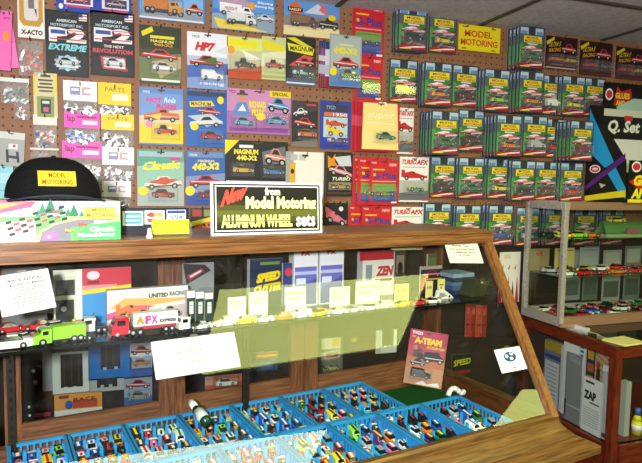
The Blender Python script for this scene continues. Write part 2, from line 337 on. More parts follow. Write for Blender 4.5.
# ------------------------------------------------------------------ blister cards on the pegboard
ORD = ['first', 'second', 'third', 'fourth', 'fifth', 'sixth', 'seventh', 'eighth', 'ninth', 'tenth', 'eleventh', 'twelfth', 'thirteenth', 'fourteenth']
def backing(w_, h_, bg, items, edge='d8d8d8', hole=True, t=.0012):
    mb = MB(); mb.box(-w_/2, w_/2, 0, t, 0, h_, edge); its = [('r', 0, 0, 1, 1, bg)] + items
    if hole: its = its + [('p', [(.42, .03), (.58, .03), (.58, .055), (.52, .055), (.52, .075), (.48, .075), (.48, .055), (.42, .055)], '4b3524')]
    art(mb, w_, h_, its, 0); return mb
def blister(w_, h_, d=.026):
    mb = MB(); i = .006
    r = [[(-w_/2, 0, -h_/2), (w_/2, 0, -h_/2), (w_/2, 0, h_/2), (-w_/2, 0, h_/2)],
         [(-w_/2+i*.4, -d*.8, -h_/2+i*.4), (w_/2-i*.4, -d*.8, -h_/2+i*.4), (w_/2-i*.4, -d*.8, h_/2-i*.4), (-w_/2+i*.4, -d*.8, h_/2-i*.4)],
         [(-w_/2+i, -d, -h_/2+i), (w_/2-i, -d, -h_/2+i), (w_/2-i, -d, h_/2-i), (-w_/2+i, -d, h_/2-i)]]
    mb.loft(r, BLIS, caps=False); mb.quad(r[2][0], r[2][1], r[2][2], r[2][3], BLIS); return mb
def fill_card(t, w_, h_, blisters):
    for (u0, v0, u1, v1, style, col, acc) in blisters:
        bw, bh = (u1-u0)*w_, (v1-v0)*h_; d = .026
        b = blister(bw, bh, d).build('blister', t); b.location = ((u0+u1)/2*w_-w_/2, -.0025, (1-(v0+v1)/2)*h_)
        L = min(bw*.88, .072 if style != 'truck' else .15); hh = .36*L if style in ('truck', 'van') else .3*L
        c = link('toy_car', whole_car(style, col, acc, L), t); c.location = (b.location.x, -.0025-d*.5, b.location.z-hh*.5)
        if style != 'truck': c.scale = (1, min(1, d*.9/(.42*L)), 1.25)
        else: c.scale = (1, min(1, d*.9/(.34*L)), 1)
def hang(label, x0, y0, x1, y1, bg, items, blisters=(), off=.012, name='blister_card', cat='packaged toy car', group=None, edge='d8d8d8', hole=True, rot=0, hook=True, back=0):
    A, B, D = wall(x0, y0, off), wall(x1, y0, off), wall((x0+x1)/2, y1, off)
    w_, h_ = B.x-A.x, (A.z+B.z)/2-D.z
    t = thing(name, label, cat, ((A.x+B.x)/2, WY-off, D.z), 0, group)
    if rot: t.rotation_euler = (0, rot, 0)
    backing(w_, h_, bg, items, edge, hole).build('backing', t); fill_card(t, w_, h_, blisters)
    if hook and hole: peg_hook((A.x+B.x)/2, D.z+h_*.958, off+.03)
    return t
HOOKP = []
def peg_hook(x, z, ln):
    if not HOOKP:
        t = thing('peg_hook', 'thin wire hook pushed into the brown pegboard, holding a hanging package', 'hook', (x, WY, z), 0, 'wire pegboard hooks')
        MB().tube([(0, 0, 0), (0, -.7, 0), (0, -1, .09)], .0013, M('5b4a3c', .3, .8)).build('wire', t)
        bk = MB().box(-.004, .004, -.002, 0, -.03, .004, M('5b4a3c', .3, .8)).build('plate', t); HOOKP.append(t)
        t.children[0].scale = (1, ln, .12)
    else:
        t = dup(HOOKP[0], (x, WY, z), 0, HOOKP[0]['label'], 'wire pegboard hooks')
        for c in t.children:
            if c.name.startswith('wire'): c.scale = (1, ln, .12)
# ---- the green cards, one printed design, cars of different colours
MMW, MMH = .124, .163
MM_ITEMS = [('r', .035, .02, .965, .98, '2b343c'), ('p', [(.05, .2), (.95, .2), (.95, .86), (.05, .9)], '3c7a40'), ('r', .05, .03, .95, .2, '333d4a'), ('r', .07, .03, .37, .19, 'b6cbdc'), ('r', .64, .03, .94, .19, 'b6cbdc'),
            ('r', .09, .11, .33, .19, '6c90b8'), ('r', .68, .11, .92, .19, '6c90b8'), ('p', [(.05, .2), (.2, .2), (.12, .5), (.05, .6)], '58606a'), ('p', [(.8, .2), (.95, .2), (.95, .36)], '58606a'),
            ('p', [(.05, .42), (.14, .42), (.5, .95), (.05, .95)], '4a9a48'), ('p', [(.1, .66), (.95, .45), (.95, .7), (.4, .9), (.14, .92)], '3a3c40'), ('p', [(.5, .74), (.95, .6), (.95, .84), (.45, .88)], '2e3634'), ('p', [(.3, .86), (.95, .5), (.95, .53), (.36, .88)], '8a8f8c'),
            ('r', .2, .225, .88, .385, 'ead53c'), ('t', 'MODEL', .3, .24, .78, .3, 'a03c1c'), ('t', 'MOTORING', .24, .315, .85, .375, 'a03c1c'), ('r', .34, .4, .72, .43, 'dfe6ee'),
            ('c', .1, .43, .92, .6, 'b8414c', 'sports', .02, 'ecd8dc'), ('p', [(.2, .5), (.5, .45), (.46, .52)], 'f2e8ea'), ('p', [(.5, .56), (.9, .53), (.9, .555), (.5, .585)], 'e8c8cc'),
            ('p', [(.05, .88), (.95, .845), (.95, .97), (.05, .97)], 'ac2430'), ('p', [(.08, .95), (.6, .885), (.93, .87), (.93, .9), (.5, .93)], 'f0e2da'), ('r', .08, .945, .45, .965, 'e5d23b')]
MM_BACK = backing(MMW, MMH, '39444f', MM_ITEMS, 'c3ccd6').build('backing'); MM_BACKM = MM_BACK.data; bpy.data.objects.remove(MM_BACK)
MM_BLI = blister(.1, .045, .024).build('blister'); MM_BLIM = MM_BLI.data; bpy.data.objects.remove(MM_BLI)
CN_ = {'black': '1d1f22', 'yellow': 'e8cf1c', 'orange': 'e07a1c', 'maroon': '6e1420', 'red': 'c4202a', 'green': '1d7a34', 'lime': '8ed43a', 'blue': '2452b4', 'white': 'ecece8', 'brown': '5b3a1e', 'silver': 'b4b8bc', 'pink': 'e06a9c', 'purple': '5c2a78', 'cyan': '35a8d8'}
def mm_card(label, A, off, col, style='sports', acc='white', full=True):
    t = thing('blister_card', label, 'packaged toy car', (A.x+MMW/2, WY-off, A.z-MMH), 0, 'green blister cards on the pegboard')
    link('backing', MM_BACKM, t)
    b = link('blister', MM_BLIM, t); b.location = (0, -.0025, MMH*.275)
    if full:
        c = link('toy_car', whole_car(style, CN_[col], CN_[acc], .072), t); c.location = (0, -.015, MMH*.275-.012); c.scale = (1, .72, 1.2)
    return t
MMROWS = [('top', [(398, 4, 3, 'black'), (429, 8, 1, 'yellow'), (519, 25, 4, 'green')]),
          ('second', [(389, 58, 1, 'yellow'), (424, 61, 3, 'orange'), (452, 64, 1, 'maroon'), (484, 68, 3, 'lime'), (519, 70, 4, 'orange'), (540, 74, 1, 'white'), (562, 75, 3, 'yellow'), (583, 77, 1, 'maroon')]),
          ('third', [(431, 110, 5, 'green'), (458, 109, 1, 'brown'), (496, 114, 5, 'orange'), (523, 115, 3, 'silver'), (543, 118, 1, 'red'), (570, 120, 5, 'maroon')]),
          ('fourth', [(430, 156, 1, 'brown'), (458, 157, 2, 'green'), (487, 158, 2, 'yellow'), (511, 160, 3, 'black'), (535, 161, 2, 'maroon'), (560, 162, 3, 'red')]),
          ('bottom', [(424, 203, 2, 'green'), (455, 205, 2, 'white'), (488, 205, 3, 'blue'), (516, 207, 1, 'silver'), (545, 207, 2, 'orange'), (574, 208, 1, 'yellow'), (602, 208, 2, 'maroon')])]
STY = ['sports', 'sedan', 'sports', 'van', 'sports', 'hot']
q = 0
for rn, cards in MMROWS:
    for i, (px, py, ns, col) in enumerate(cards):
        for k in range(ns):
            off = .012 + k*.021 + (.012 if i % 2 else 0)
            front = k == ns-1
            base = wall(px, py, .012+(ns-1)*.021 + (.012 if i % 2 else 0))
            A = Vector((base.x+(0 if front else rnd.uniform(-.004, .001)), 0, base.z+(0 if front else rnd.uniform(-.001, .003))))
            q += 1; sty = STY[q % 6]; depth = ns-1-k
            c_ = col if front else rnd.choice(list(CN_))
            if front: lab = f'front green blister card with {col} car, {rn} green row, {ORD[i]} from the red cards'
            else: lab = f'green blister card hanging {ORD[depth]} behind the front one, {rn} green row, {ORD[i]} hook along'
            mm_card(lab, A, off, c_, sty, rnd.choice(['white', 'yellow', 'black', 'red']), full=k >= ns-2)
        peg_hook(base.x+MMW/2, base.z-MMH*.045, .02+ns*.021+.025)

# ---- other packages
TY = ('t', 'TYCO', .06, .05, .26, .1, 'f4f4f4')
def burst(cx, cy, r, col='f1d81a'): return ('o', cx, cy, r, r*.7, col)
H = hang
H('large blue card with checkered picture frames, topmost over the two dark cards', 56, -9, 131, 14, '1f3fa8', [('r', .1, .2, .48, .7, 'e8e4f0'), ('r', .13, .26, .45, .64, '6a3a66'), ('r', .6, .2, .97, .72, 'd6dde8'), ('r', .64, .28, .94, .66, '55305a'), ('o', .06, .8, .03, .12, 'f0f0f0'), ('r', .12, .72, .44, .8, 'd04860'), ('r', .62, .74, .95, .82, 'c84058'), ('c', .15, .3, .42, .62, 'b03a52', 'sports', 0), ('c', .66, .3, .92, .62, '8a8f98', 'sports', 0)], hole=False)
P2 = lambda sub, scol: [('r', .04, .03, .96, .97, '1a211e'), ('r', .78, .03, .97, .13, 'f0f0f0'), ('r', .78, .03, .87, .08, '2a3f8f'), ('r', .87, .05, .97, .065, 'c02a3a'), ('r', .78, .1, .97, .115, 'c02a3a'),
      ('t', 'AMERICAN', .25, .13, .72, .175, 'dfe8ee'), ('t', 'MOTORSPORT INC.', .12, .2, .88, .245, 'b8d0dc'), ('t', 'P2', .08, .26, .95, .48, 'f0e8e8', {'bold': .06}), ('r', .12, .3, .46, .36, '2a4fa0'), ('r', .5, .335, .94, .352, 'c8384a'), ('r', .1, .43, .93, .447, 'c8384a'), ('r', .5, .29, .94, .303, 'c8384a'),
      *sub]
H('dark card with flag letters and a pale starburst around its car', 45, 11, 88, 76, '0f1412', P2([('t', 'EXTREME', .06, .51, .93, .61, '7fd3dc', {'bold': .05, 'sh': .25}), ('p', [(.5+.33*math.cos(i*math.pi/10)*(1 if i % 2 else .8), .8+.13*math.sin(i*math.pi/10)*(1 if i % 2 else .8)) for i in range(20)], 'a5dbe8'), ('r', .24, .74, .76, .87, 'e8eef0'), ('o', .55, .8, .05, .03, '303030')], 0), [(.22, .7, .78, .9, 'sports', 'd9dde0', '2a3f8f')], edge='2a2a2a')
H('dark card with flag letters and a red framed window', 90, 12, 134, 76, '0c0d0e', P2([('t', 'THE NEXT', .3, .52, .76, .56, 'f2e2e2'), ('t', 'REVOLUTION', .05, .58, .96, .65, 'd0485a', {'bold': .05}), ('p', [(.22, .7), (.8, .71), (.84, .92), (.26, .9)], 'd04454'), ('p', [(.28, .72), (.77, .73), (.79, .88), (.31, .87)], 'eef0f0')], 0), [(.26, .7, .82, .92, 'sports', 'e6e6e6', 'b03040')], edge='2a2a2a')
H('wide blue card with orange trucks, top of the pegboard', 138, -8, 205, 21, '4d86c6', [('r', .03, .1, .97, .72, '7db4e4'), ('r', .03, .7, .97, .97, '8f9aa8'), ('r', .02, .92, .98, .98, 'dfe3e6'), ('c', .08, .22, .45, .72, 'd88a20', 'truck', -.02), ('c', .42, .3, .68, .85, 'e09a28', 'hot', -.02), ('c', .7, .28, .97, .74, 'c86a1c', 'sports', 0)], [(.04, .3, .66, .9, 'truck', 'e0982c', 'd07a1a')])
H('wide blue card with white truck, beside the orange truck card', 212, -8, 275, 31, '3f7fc4', [('r', .02, .02, .98, .5, '5a9ad8'), ('t', 'Blazing', .72, .2, .97, .27, 'f0f0f0'), ('t', 'Racing Rig', .68, .3, .98, .37, 'f0f0f0'), ('p', [(.0, .62), (1, .5), (1, 1), (0, 1)], '8fa3b4'), ('p', [(.1, .2), (.2, .1), (.3, .25), (.45, .1), (.6, .3), (.6, .4), (.1, .4)], 'b89aa8'), ('o', .62, .34, .06, .1, 'e8a040'), ('c', .12, .34, .66, .66, 'eceef2', 'truck', -.05), ('t', 'FREIGHT', .2, .42, .4, .5, 'c03a40'), ('c', .7, .5, .98, .72, 'd8dde4', 'sports', 0), ('p', [(.02, .72), (.35, .8), (.9, .98), (.1, .98)], 'e6d24a')], [(.18, .58, .7, .9, 'truck', 'f0f0f0', 'e4e6ea')])
H('card with orange shield emblem and brown truck on a blue sky', 284, -5, 340, 37, '5e93cf', [('p', [(0, .55), (1, .5), (1, .78), (0, .8)], '8a8078'), ('p', [(0, .78), (1, .76), (1, 1), (0, 1)], 'e8d9a0'), ('p', [(.1, .3), (.2, .2), (.3, .3), (.3, .46), (.2, .56), (.1, .46)], 'd8641c'), ('r', .07, .34, .33, .44, '20160f'), ('t', 'HARLEY', .09, .36, .31, .42, 'f0e0c0'), ('p', [(.36, .45), (.6, .2), (.8, .45)], 'c8d0dc'), ('p', [(.62, .35), (.7, .15), (.8, .5)], 'd86a6a'), ('c', .12, .5, .62, .8, '5a3322', 'truck', -.05), ('c', .62, .5, .98, .8, '3a3634', 'hot', 0), ('o', .86, .5, .07, .07, 'e8c81c')], [(.08, .52, .6, .84, 'truck', '6a3a20', '8a5a3a')])
H('thin yellow card poking down from the ceiling line', 314, -8, 338, 4, 'e8b81c', [('t', 'SPECIAL', .1, .4, .9, .8, '8a2a1a')], hole=False)
H('olive card with red car print and white car, under the orange trucks', 139, 26, 181, 84, '3b4326', [('p', [(0, .02), (1, .02), (1, .35), (0, .42)], '2d361c'), ('p', [(.05, .12), (.3, .02), (.34, .1), (.08, .2)], 'e8d818'), ('r', .26, .17, .84, .22, 'e6d62c'), ('t', 'MAGNUM', .27, .24, .82, .29, 'f0e860'), ('t', '440-X2', .34, .3, .8, .35, 'e8a83a'), ('p', [(0, .55), (1, .45), (1, .95), (0, .95)], '6d7a4a'), ('p', [(.3, .62), (1, .5), (1, .7), (.5, .9)], 'b6a67a'), ('c', .05, .38, .93, .6, 'd0332c', 'sports', -.02), ('r', .05, .92, .97, .96, 'e4e8e4')], [(.24, .6, .92, .86, 'sports', 'ecedf0', '20242a')])
H('white and blue card with red lettering and a white van', 187, 33, 228, 89, 'b6c4dc', [('r', 0, 0, 1, .42, 'e9ecf2'), ('t', 'TYCO', .12, .06, .3, .1, '202020'), ('t', 'HP7', .18, .17, .64, .33, 'cc1f22', {'bold': .07, 'sh': .3}), ('p', [(.62, .33), (1, .2), (1, .35)], 'd9dbe8'), ('p', [(0, .6), (1, .52), (1, 1), (0, 1)], '4468b0'), ('p', [(0, .82), (1, .72), (1, 1), (0, 1)], '7f9ad0'), ('c', .06, .38, .9, .62, 'c8372c', 'sports', 0), ('p', [(.3, .5), (.7, .42), (.76, .56)], '5a6a2a'), ('t', 'racing', .3, .87, .9, .94, 'dfe6f4', {'sh': .3})], [(.26, .66, .92, .9, 'van', 'eeeef0', '30343c')])
H('wide yellow edged card with black car on green and white', 227, 37, 262, 79, 'b7c07a', [('r', 0, .02, 1, .36, 'dfe36a'), ('p', [(.02, .06), (.85, .1), (.85, .26), (.02, .22)], 'e8e01c'), ('p', [(0, .36), (1, .3), (1, .7), (0, .8)], 'c9c79a'), ('p', [(.4, .3), (1, .5), (.6, .55)], 'eef0e6'), ('p', [(0, .8), (1, .66), (1, 1), (0, 1)], 'c04a20'), ('o', .12, .33, .1, .1, 'e8a030')], [(.06, .5, .94, .86, 'hot', '23261f', '1a4a2a')])
H('pale green card with red car, beside the yellow edged card', 262, 37, 286, 80, 'c7cd8e', [('p', [(.05, .06), (.95, .2), (.95, .34), (.05, .3)], 'e4d820'), ('p', [(0, .4), (1, .3), (1, .6), (0, .7)], 'e0e2b8'), ('r', 0, .9, 1, .96, 'a6b06a')], [(.08, .5, .94, .86, 'hot', 'c2242a', 'e8d9c0')])
H('dark card with yellow lettering, red print and pale blue car', 286, 37, 316, 86, '1f2420', [('p', [(.02, .04), (.3, .02), (.9, .2), (.85, .26)], 'd9d21c'), ('p', [(.05, .14), (.95, .22), (.9, .36), (.1, .3)], 'e7de30'), ('t', 'MAGNUM', .14, .19, .9, .29, '3a3210'), ('p', [(.1, .6), (.6, .36), (.95, .4), (.6, .6)], 'd8504c'), ('c', .3, .4, .95, .6, 'c4343a', 'sports', 0), ('p', [(0, .86), (1, .8), (1, 1), (0, 1)], '55607a'), ('r', .03, .93, .97, .96, 'dfe3e8')], [(.12, .6, .96, .88, 'f1', '8fb8d8', 'dfe6ee')])
for k in range(4): H(f'narrow blue and red card, {ORD[k]} of a hanging stack beside the silver 440 card', 319+k*2.2, 42+k*.6, 340+k*1.4, 88, ['3b4f8f', 'c03a3a', '4a5fa8', 'd8d4d0'][k], [('r', 0, .5, 1, .7, 'b8bcc8'), ('r', 0, .75, 1, 1, '8a2a34'), ('r', 0, .0, 1, .14, '2a3a6a'), ('r', 0, .3, 1, .42, 'd8d0d8')], off=.012+k*.009, hook=k == 0, group=None)
H('silver grey card with yellow lettering, red print and green car', 330, 35, 362, 87, '9aa79f', [('r', .04, .03, .96, .97, 'a9b8b4'), ('p', [(0, .7), (1, .6), (1, 1), (0, 1)], '5b84b4'), ('t', '440-X2', .12, .24, .86, .38, 'eadc34', {'bold': .06}), ('r', .3, .18, .72, .21, 'e8d860'), ('c', .1, .4, .92, .66, 'cf3a34', 'sports', 0), ('o', .12, .72, .11, .08, 'ead41c'), ('r', .06, .92, .9, .97, '4a7ac0')], [(.24, .66, .94, .92, 'hot', '5a7a2a', '2a2a2a')], off=.055)
GP = lambda: [('r', .04, .03, .96, .97, 'c81f2c'), ('t', 'TYCO', .06, .05, .22, .09, 'f0dcdc'), ('r', .66, .06, .94, .15, 'e0404a'), ('t', 'NEW', .68, .08, .92, .13, 'f4d8d0'), ('r', .1, .2, .5, .23, 'e8b820'), ('t', 'G-Plus', .1, .27, .93, .42, '2a3a8a', {'bold': .03}), ('r', .12, .3, .2, .36, 'e8b820'), ('r', .08, .46, .9, .49, 'e88890'), ('r', .1, .53, .9, .93, '6aa03a'), ('p', [(.1, .75), (.9, .68), (.9, .93), (.1, .93)], '2c4f9c'), ('r', .76, .92, .95, .96, 'f0e0e0')]
def gplus(label, x0, y0, x1, y1, off, car=('f1', '2b3f8c', 'd83030'), **k): return H(label, x0, y0, x1, y1, 'c2202c', GP(), [(.14, .58, .88, .9) + car], off=off, edge='d0606a', **k)
gplus('red card with dark blue racer, topmost red card under the ceiling', 353, 3, 385, 58, .012)
gplus('red card with green racer hanging just under the topmost red card', 355, 56, 383, 101, .014, ('f1', '2a5f3a', 'e0a020'))
H('deep blue card with yellow letters, red print and red car, centre of its row', 186, 91, 227, 147, '1d5fb4', [('r', .03, .02, .97, .1, '2a3a5a'), ('o', .84, .15, .08, .07, 'ead820'), ('p', [(.08, .2), (.62, .17), (.7, .26), (.1, .3)], 'e9cf4a'), ('t', 'MAGNUM', .12, .2, .6, .27, '7a5a20'), ('c', .28, .27, .86, .43, 'c8324a', 'sports', -.02), ('p', [(.04, .46), (.6, .4), (.9, .54), (.5, .64)], 'b9c4ce'), ('c', .08, .42, .9, .66, 'ccd5da', 'sports', .05), ('o', .2, .64, .1, .07, 'efd92a')], [(.3, .68, .92, .94, 'sports', 'b81c26', '6a1016')])
H('card fading blue to yellow with hot rod print and red hot rod', 139, 88, 183, 145, '5d88c8', [('p', [(0, .1), (1, .1), (1, .4), (0, .5)], '6f9ad6'), ('p', [(0, .5), (1, .35), (1, .62), (0, .72)], 'd9c9a0'), ('p', [(0, .66), (1, .6), (1, .97), (0, .97)], 'e9cf1e'), ('t', 'TYCO', .08, .06, .24, .1, 'f4f4f4'), ('t', 'HOT', .15, .17, .5, .27, 'd84a9a', {'bold': .06, 'sh': .2}), ('t', 'Rods', .56, .16, .82, .25, 'dfe6f4', {'sh': .2}), ('t', 'RODS', .38, .28, .84, .37, 'd8407a', {'bold': .06, 'sh': .2}), ('c', .1, .36, .92, .6, 'd8682c', 'hot', .02), ('p', [(.18, .5), (.5, .44), (.46, .56)], 'edc95a'), ('o', .22, .64, .08, .06, 'e088b0')], [(.26, .62, .92, .9, 'hot', 'c43a22', 'e0a030')])
H('wide pink and purple card with hatted driver print and light blue car', 227, 90, 291, 134, 'a86aa8', [('r', 0, 0, 1, .5, 'c98ab6'), ('r', .66, 0, 1, .14, 'e8cf1c'), ('t', 'SPECIAL', .7, .03, .96, .11, '4a3a10'), ('t', 'TYCO', .03, .04, .13, .11, '6a2a4a'), ('p', [(.08, .6), (.16, .3), (.3, .3), (.36, .6)], '5a86c8'), ('p', [(.16, .5), (.24, .34), (.3, .5)], 'e8e4e0'), ('o', .23, .2, .06, .11, 'c89070'), ('r', .15, .1, .32, .14, '4a3a34'), ('r', .19, .03, .27, .11, '4a3a34'), ('t', 'RICHARD', .34, .26, .6, .42, 'ecd820', {'bold': .06}), ('t', 'PETTY', .38, .44, .58, .58, 'ecd820', {'bold': .06}), ('c', .62, .12, .98, .5, '4a90cc', 'sports', -.05), ('o', .52, .6, .08, .09, 'ecd63a'), ('r', .04, .86, .96, .95, '8a4a9a')], [(.06, .6, .44, .92, 'sports', '5aa8d4', 'c83a3a'), (.56, .52, .97, .88, 'sports', '3c9ccc', '5ab8dc')])
H('dark card with white and red car prints and orange car', 292, 101, 318, 147, '24242a', [('p', [(0, .0), (1, .0), (1, .2), (0, .3)], '3a3640'), ('c', .06, .14, .6, .34, 'd8dae0', 'sports', .05), ('r', .56, .06, .92, .1, 'd0383a'), ('c', .08, .34, .92, .58, 'c62c32', 'sports', -.05), ('p', [(0, .9), (1, .82), (1, 1), (0, 1)], '7a7468')], [(.14, .6, .94, .86, 'sedan', 'd0682a', '5a2a14')])
H('blue card with yellow open wheel racer print and striped band', 320, 101, 351, 149, '2a3f9a', [('r', .12, .08, .9, .22, '33384a'), ('t', 'TYCO', .2, .1, .5, .18, '9aa8d0'), ('r', .14, .24, .9, .32, 'd8702a'), ('t', '1950', .42, .25, .88, .32, 'e8e4dc'), ('r', .12, .34, .9, .76, 'b8cdd8'), ('c', .2, .36, .88, .56, 'd24a2c', 'f1', .02), ('c', .24, .48, .8, .74, 'e0c42c', 'f1', -.02), ('r', .04, .76, .98, .94, '2434a8')], [(.18, .7, .9, .94, 'f1', '8a5a9a', 'e8e8f0')])
# the red and cream stack
for k in range(3): H(f'red backed card, {ORD[k]} behind the cream fronted one', 352+k*3.4, 100+k*.7, 384+k*3, 152, 'c42434', [('r', .05, .04, .95, .96, 'b81c30'), ('r', 0, .3, .4, .5, 'd8485a')], off=.012+k*.012, edge='d05060', hook=False)
H('cream fronted card with small green car, in front of red cards', 362, 102, 400, 151, 'b8282c', [('p', [(.04, .03), (.93, .02), (.99, .97), (.02, .97)], 'f0d98a'), ('r', .44, 0, .64, .07, 'efe0b0'), ('t', 'super', .16, .24, .86, .36, 'f6e9b8'), ('r', .14, .42, .86, .45, 'f5e6b0')], [(.3, .58, .92, .84, 'sports', '2f7a4a', '2a4a8c')], off=.056, edge='c84048')
H('teal card with curly yellow lettering and red open car', 137, 150, 184, 206, '4f9f8c', [('r', .04, .03, .96, .12, '9fb9c4'), ('p', [(0, .3), (1, .2), (1, .55), (0, .7)], '8fc0a8'), ('p', [(0, .7), (1, .5), (1, 1), (0, 1)], 'a9b4ae'), ('r', .7, .12, .92, .18, 'c8408a'), ('t', 'Classic', .1, .22, .9, .38, 'e9dc3a', {'bold': .05, 'sh': .2, 'rise': .06}), ('c', .14, .44, .96, .7, 'e8dcd2', 'sports', .05, 'c8402c'), ('p', [(.2, .58), (.55, .5), (.9, .52), (.6, .62)], 'c8502c'), ('o', .12, .73, .11, .08, 'ead42a')], [(.22, .66, .86, .92, 'sedan', 'a83222', 'c8b08a')])
H('bright blue card with yellow lettering over a crimson sports car', 186, 151, 225, 205, '2c5fb0', [('r', .04, .02, .96, .12, '6a88b8'), ('t', 'TYCO', .08, .06, .28, .1, 'f4f4f4'), ('t', 'MAGNUM', .3, .16, .72, .21, 'f2e884'), ('t', '440-X2', .14, .23, .84, .37, 'f0dc30', {'bold': .07, 'sh': .15, 'rise': .03}), ('p', [(0, .48), (1, .4), (1, .7), (0, .8)], '7a8fb8'), ('c', .08, .42, .92, .68, 'c8243a', 'sports', .02), ('o', .1, .74, .12, .09, 'efd728'), ('p', [(0, .84), (1, .76), (1, 1), (0, 1)], '244a9a')], [(.24, .7, .92, .92, 'sports', '8f1a22', '50101a')])
H('wide black card with yellow lettering and two bright stock cars', 225, 141, 288, 184, '15161a', [('p', [(0, 0), (.22, 0), (0, .34)], 'e8d81a'), ('r', .22, .1, .44, .17, 'e8e8e8'), ('t', 'MAGNUM', .14, .2, .52, .32, 'eedd34', {'bold': .06}), ('t', '440-X2', .18, .34, .5, .46, 'eede5a', {'bold': .06}), ('p', [(.58, .25), (.95, .1), (.98, .5), (.6, .55)], '6a6a72'), ('c', .62, .12, .98, .56, 'd28a7a', 'sports', -.06), ('r', .02, .93, .98, .99, 'd8dce0')], [(.08, .5, .46, .86, 'sports', 'd8b03a', 'c84a2a'), (.56, .54, .94, .88, 'sports', '4a7ab0', '8ac06a')])
H('upright white package with a yellow spot, behind the black sign', 286, 152, 324, 236, 'e8e4dc', [('r', 0, 0, .2, 1, '9fa0a4'), ('r', .12, .03, .3, .1, 'b4b8bc'), ('r', .34, .03, .5, .1, 'c0c4c8'), ('r', .1, .13, .25, .42, 'e0a82a'), ('o', .17, .23, .05, .03, '2a2018'), ('r', .9, .55, 1, .6, 'e2b93a'), ('r', .88, .78, 1, .8, '20180c'), ('r', .88, .82, 1, .84, '20180c'), ('r', .88, .86, 1, .88, '20180c'), ('r', .88, .74, 1, .92, 'e0bc3c'), ('r', .88, .78, 1, .80, '20180c'), ('r', .88, .84, 1, .86, '20180c')], off=.016, name='package', cat='package')
for k in range(2): H('dark card with orange star and pale pink racer, ' + ('front of its hook' if k else 'hanging behind its twin'), 325+k*1.5, 152+k, 352+k, 196, '201c1e', [('p', [(.05, .06), (.2, .14), (.34, .02), (.32, .2), (.42, .3), (.18, .3), (.06, .36)], 'e08a1e'), ('p', [(.3, .1), (.9, .05), (.95, .3), (.5, .3)], 'c8ccd4'), ('c', .1, .26, .98, .56, 'd88a9a', 'sports', -.14), ('t', 'TURBO', .2, .56, .9, .64, 'f0e8d0', {'sh': .3}), ('r', .1, .68, .94, .86, '8a7a52'), ('r', .06, .9, .95, .95, '4a3a34')], [(.14, .66, .92, .88, 'f1', 'b89a4a', '5a3a2a')] if k else [], off=.012+.022*k, hook=k)
H('black card with pink racer, low under the orange star cards', 325, 203, 348, 232, '1a1618', [('p', [(.0, .1), (.4, .3), (.3, .4), (0, .3)], 'd04058'), ('c', .05, .2, .95, .75, 'd46a80', 'f1', -.2), ('o', .7, .2, .1, .08, 'd8d8dc')])
for k in range(2): gplus('red card with green racer hanging ' + ORD[k] + ' behind the big red front card', 353+k*5, 157+k, 388+k*4, 205, .012+k*.012, ('f1', '3a7a3a', 'e0b020'), hook=k)
gplus('big red card with green and yellow racer in the lowest full red row', 370, 160, 399, 205, .042, ('f1', '7aa02a', 'd83030'))
for k in range(2): gplus(['dark red sliver of a card low behind the wood rail', 'red card half hidden by the wood rail, under the big red card'][k], 349+k*13, 205+k, 372+k*20, 248, .012+k*.014, hook=k)
AF = lambda: [('r', 0, 0, 1, 1, 'eceae6'), ('t', 'TURBO', .04, .06, .55, .17, 'd8442c', {'sh': .3, 'bold': .05}), ('t', 'AFX', .56, .06, .96, .17, 'b81c2c', {'sh': .2, 'bold': .05}), ('r', .1, .22, .9, .235, '9a9a9a'), ('p', [(0, .52), (1, .5), (1, .95), (0, .95)], 'b8b4ae'), ('c', .06, .26, .96, .52, 'c62430', 'f1', 0), ('p', [(0, .8), (1, .74), (1, .96), (0, .96)], '6a6a6e'), ('r', .78, .93, .97, .97, 'c83a3a')]
H('white card with red racer print and yellow racer, beside the cream card', 398, 108, 414, 154, 'eceae6', AF(), [(.1, .6, .95, .9, 'f1', 'd09020', '20242a')])
H('white card with red racer print and green racer, full height in view', 400, 157, 429, 202, 'eceae6', AF(), [(.1, .56, .92, .84, 'f1', '4a9a6a', 'd8c83a')], off=.03)
H('white card with red racer print, half hidden behind the wood rail', 392, 207, 424, 250, 'eceae6', AF(), [], off=.02)
# small yellow metal plate
A, B, D = wall(459, 25, .02), wall(501, 25, .02), wall(480, 61, .02); pw, ph = (B.x-A.x), .098
t = thing('metal_sign', 'yellow metal plate with red lettering among the green cards', 'sign', ((A.x+B.x)/2, WY-.02, wall(480, 25, .02).z-ph-.004)); mb = MB(); mb.bbox(-pw/2, pw/2, 0, .002, 0, ph, 'e3cf14', .0008)
art(mb, pw, ph, [('r', .02, .03, .98, .97, 'ecd91c'), ('t', 'MODEL', .14, .2, .8, .46, 'cc4a1c', {'bold': .03}), ('t', 'MOTORING', .05, .54, .93, .8, 'cc4a1c', {'bold': .03}), ('r', .08, .06, .18, .1, '4a4018'), ('r', .78, .06, .88, .1, '4a4018'), ('r', .08, .9, .18, .94, '4a4018'), ('r', .78, .9, .88, .94, '4a4018')], 0); mb.build('plate', t)
for sx in (-.3, .3): o = MB().cyl((sx*pw, .02, ph*.93), (sx*pw, -.003, ph*.93), .004, M('6a5a30', .3, .8)).build('bolt', t)
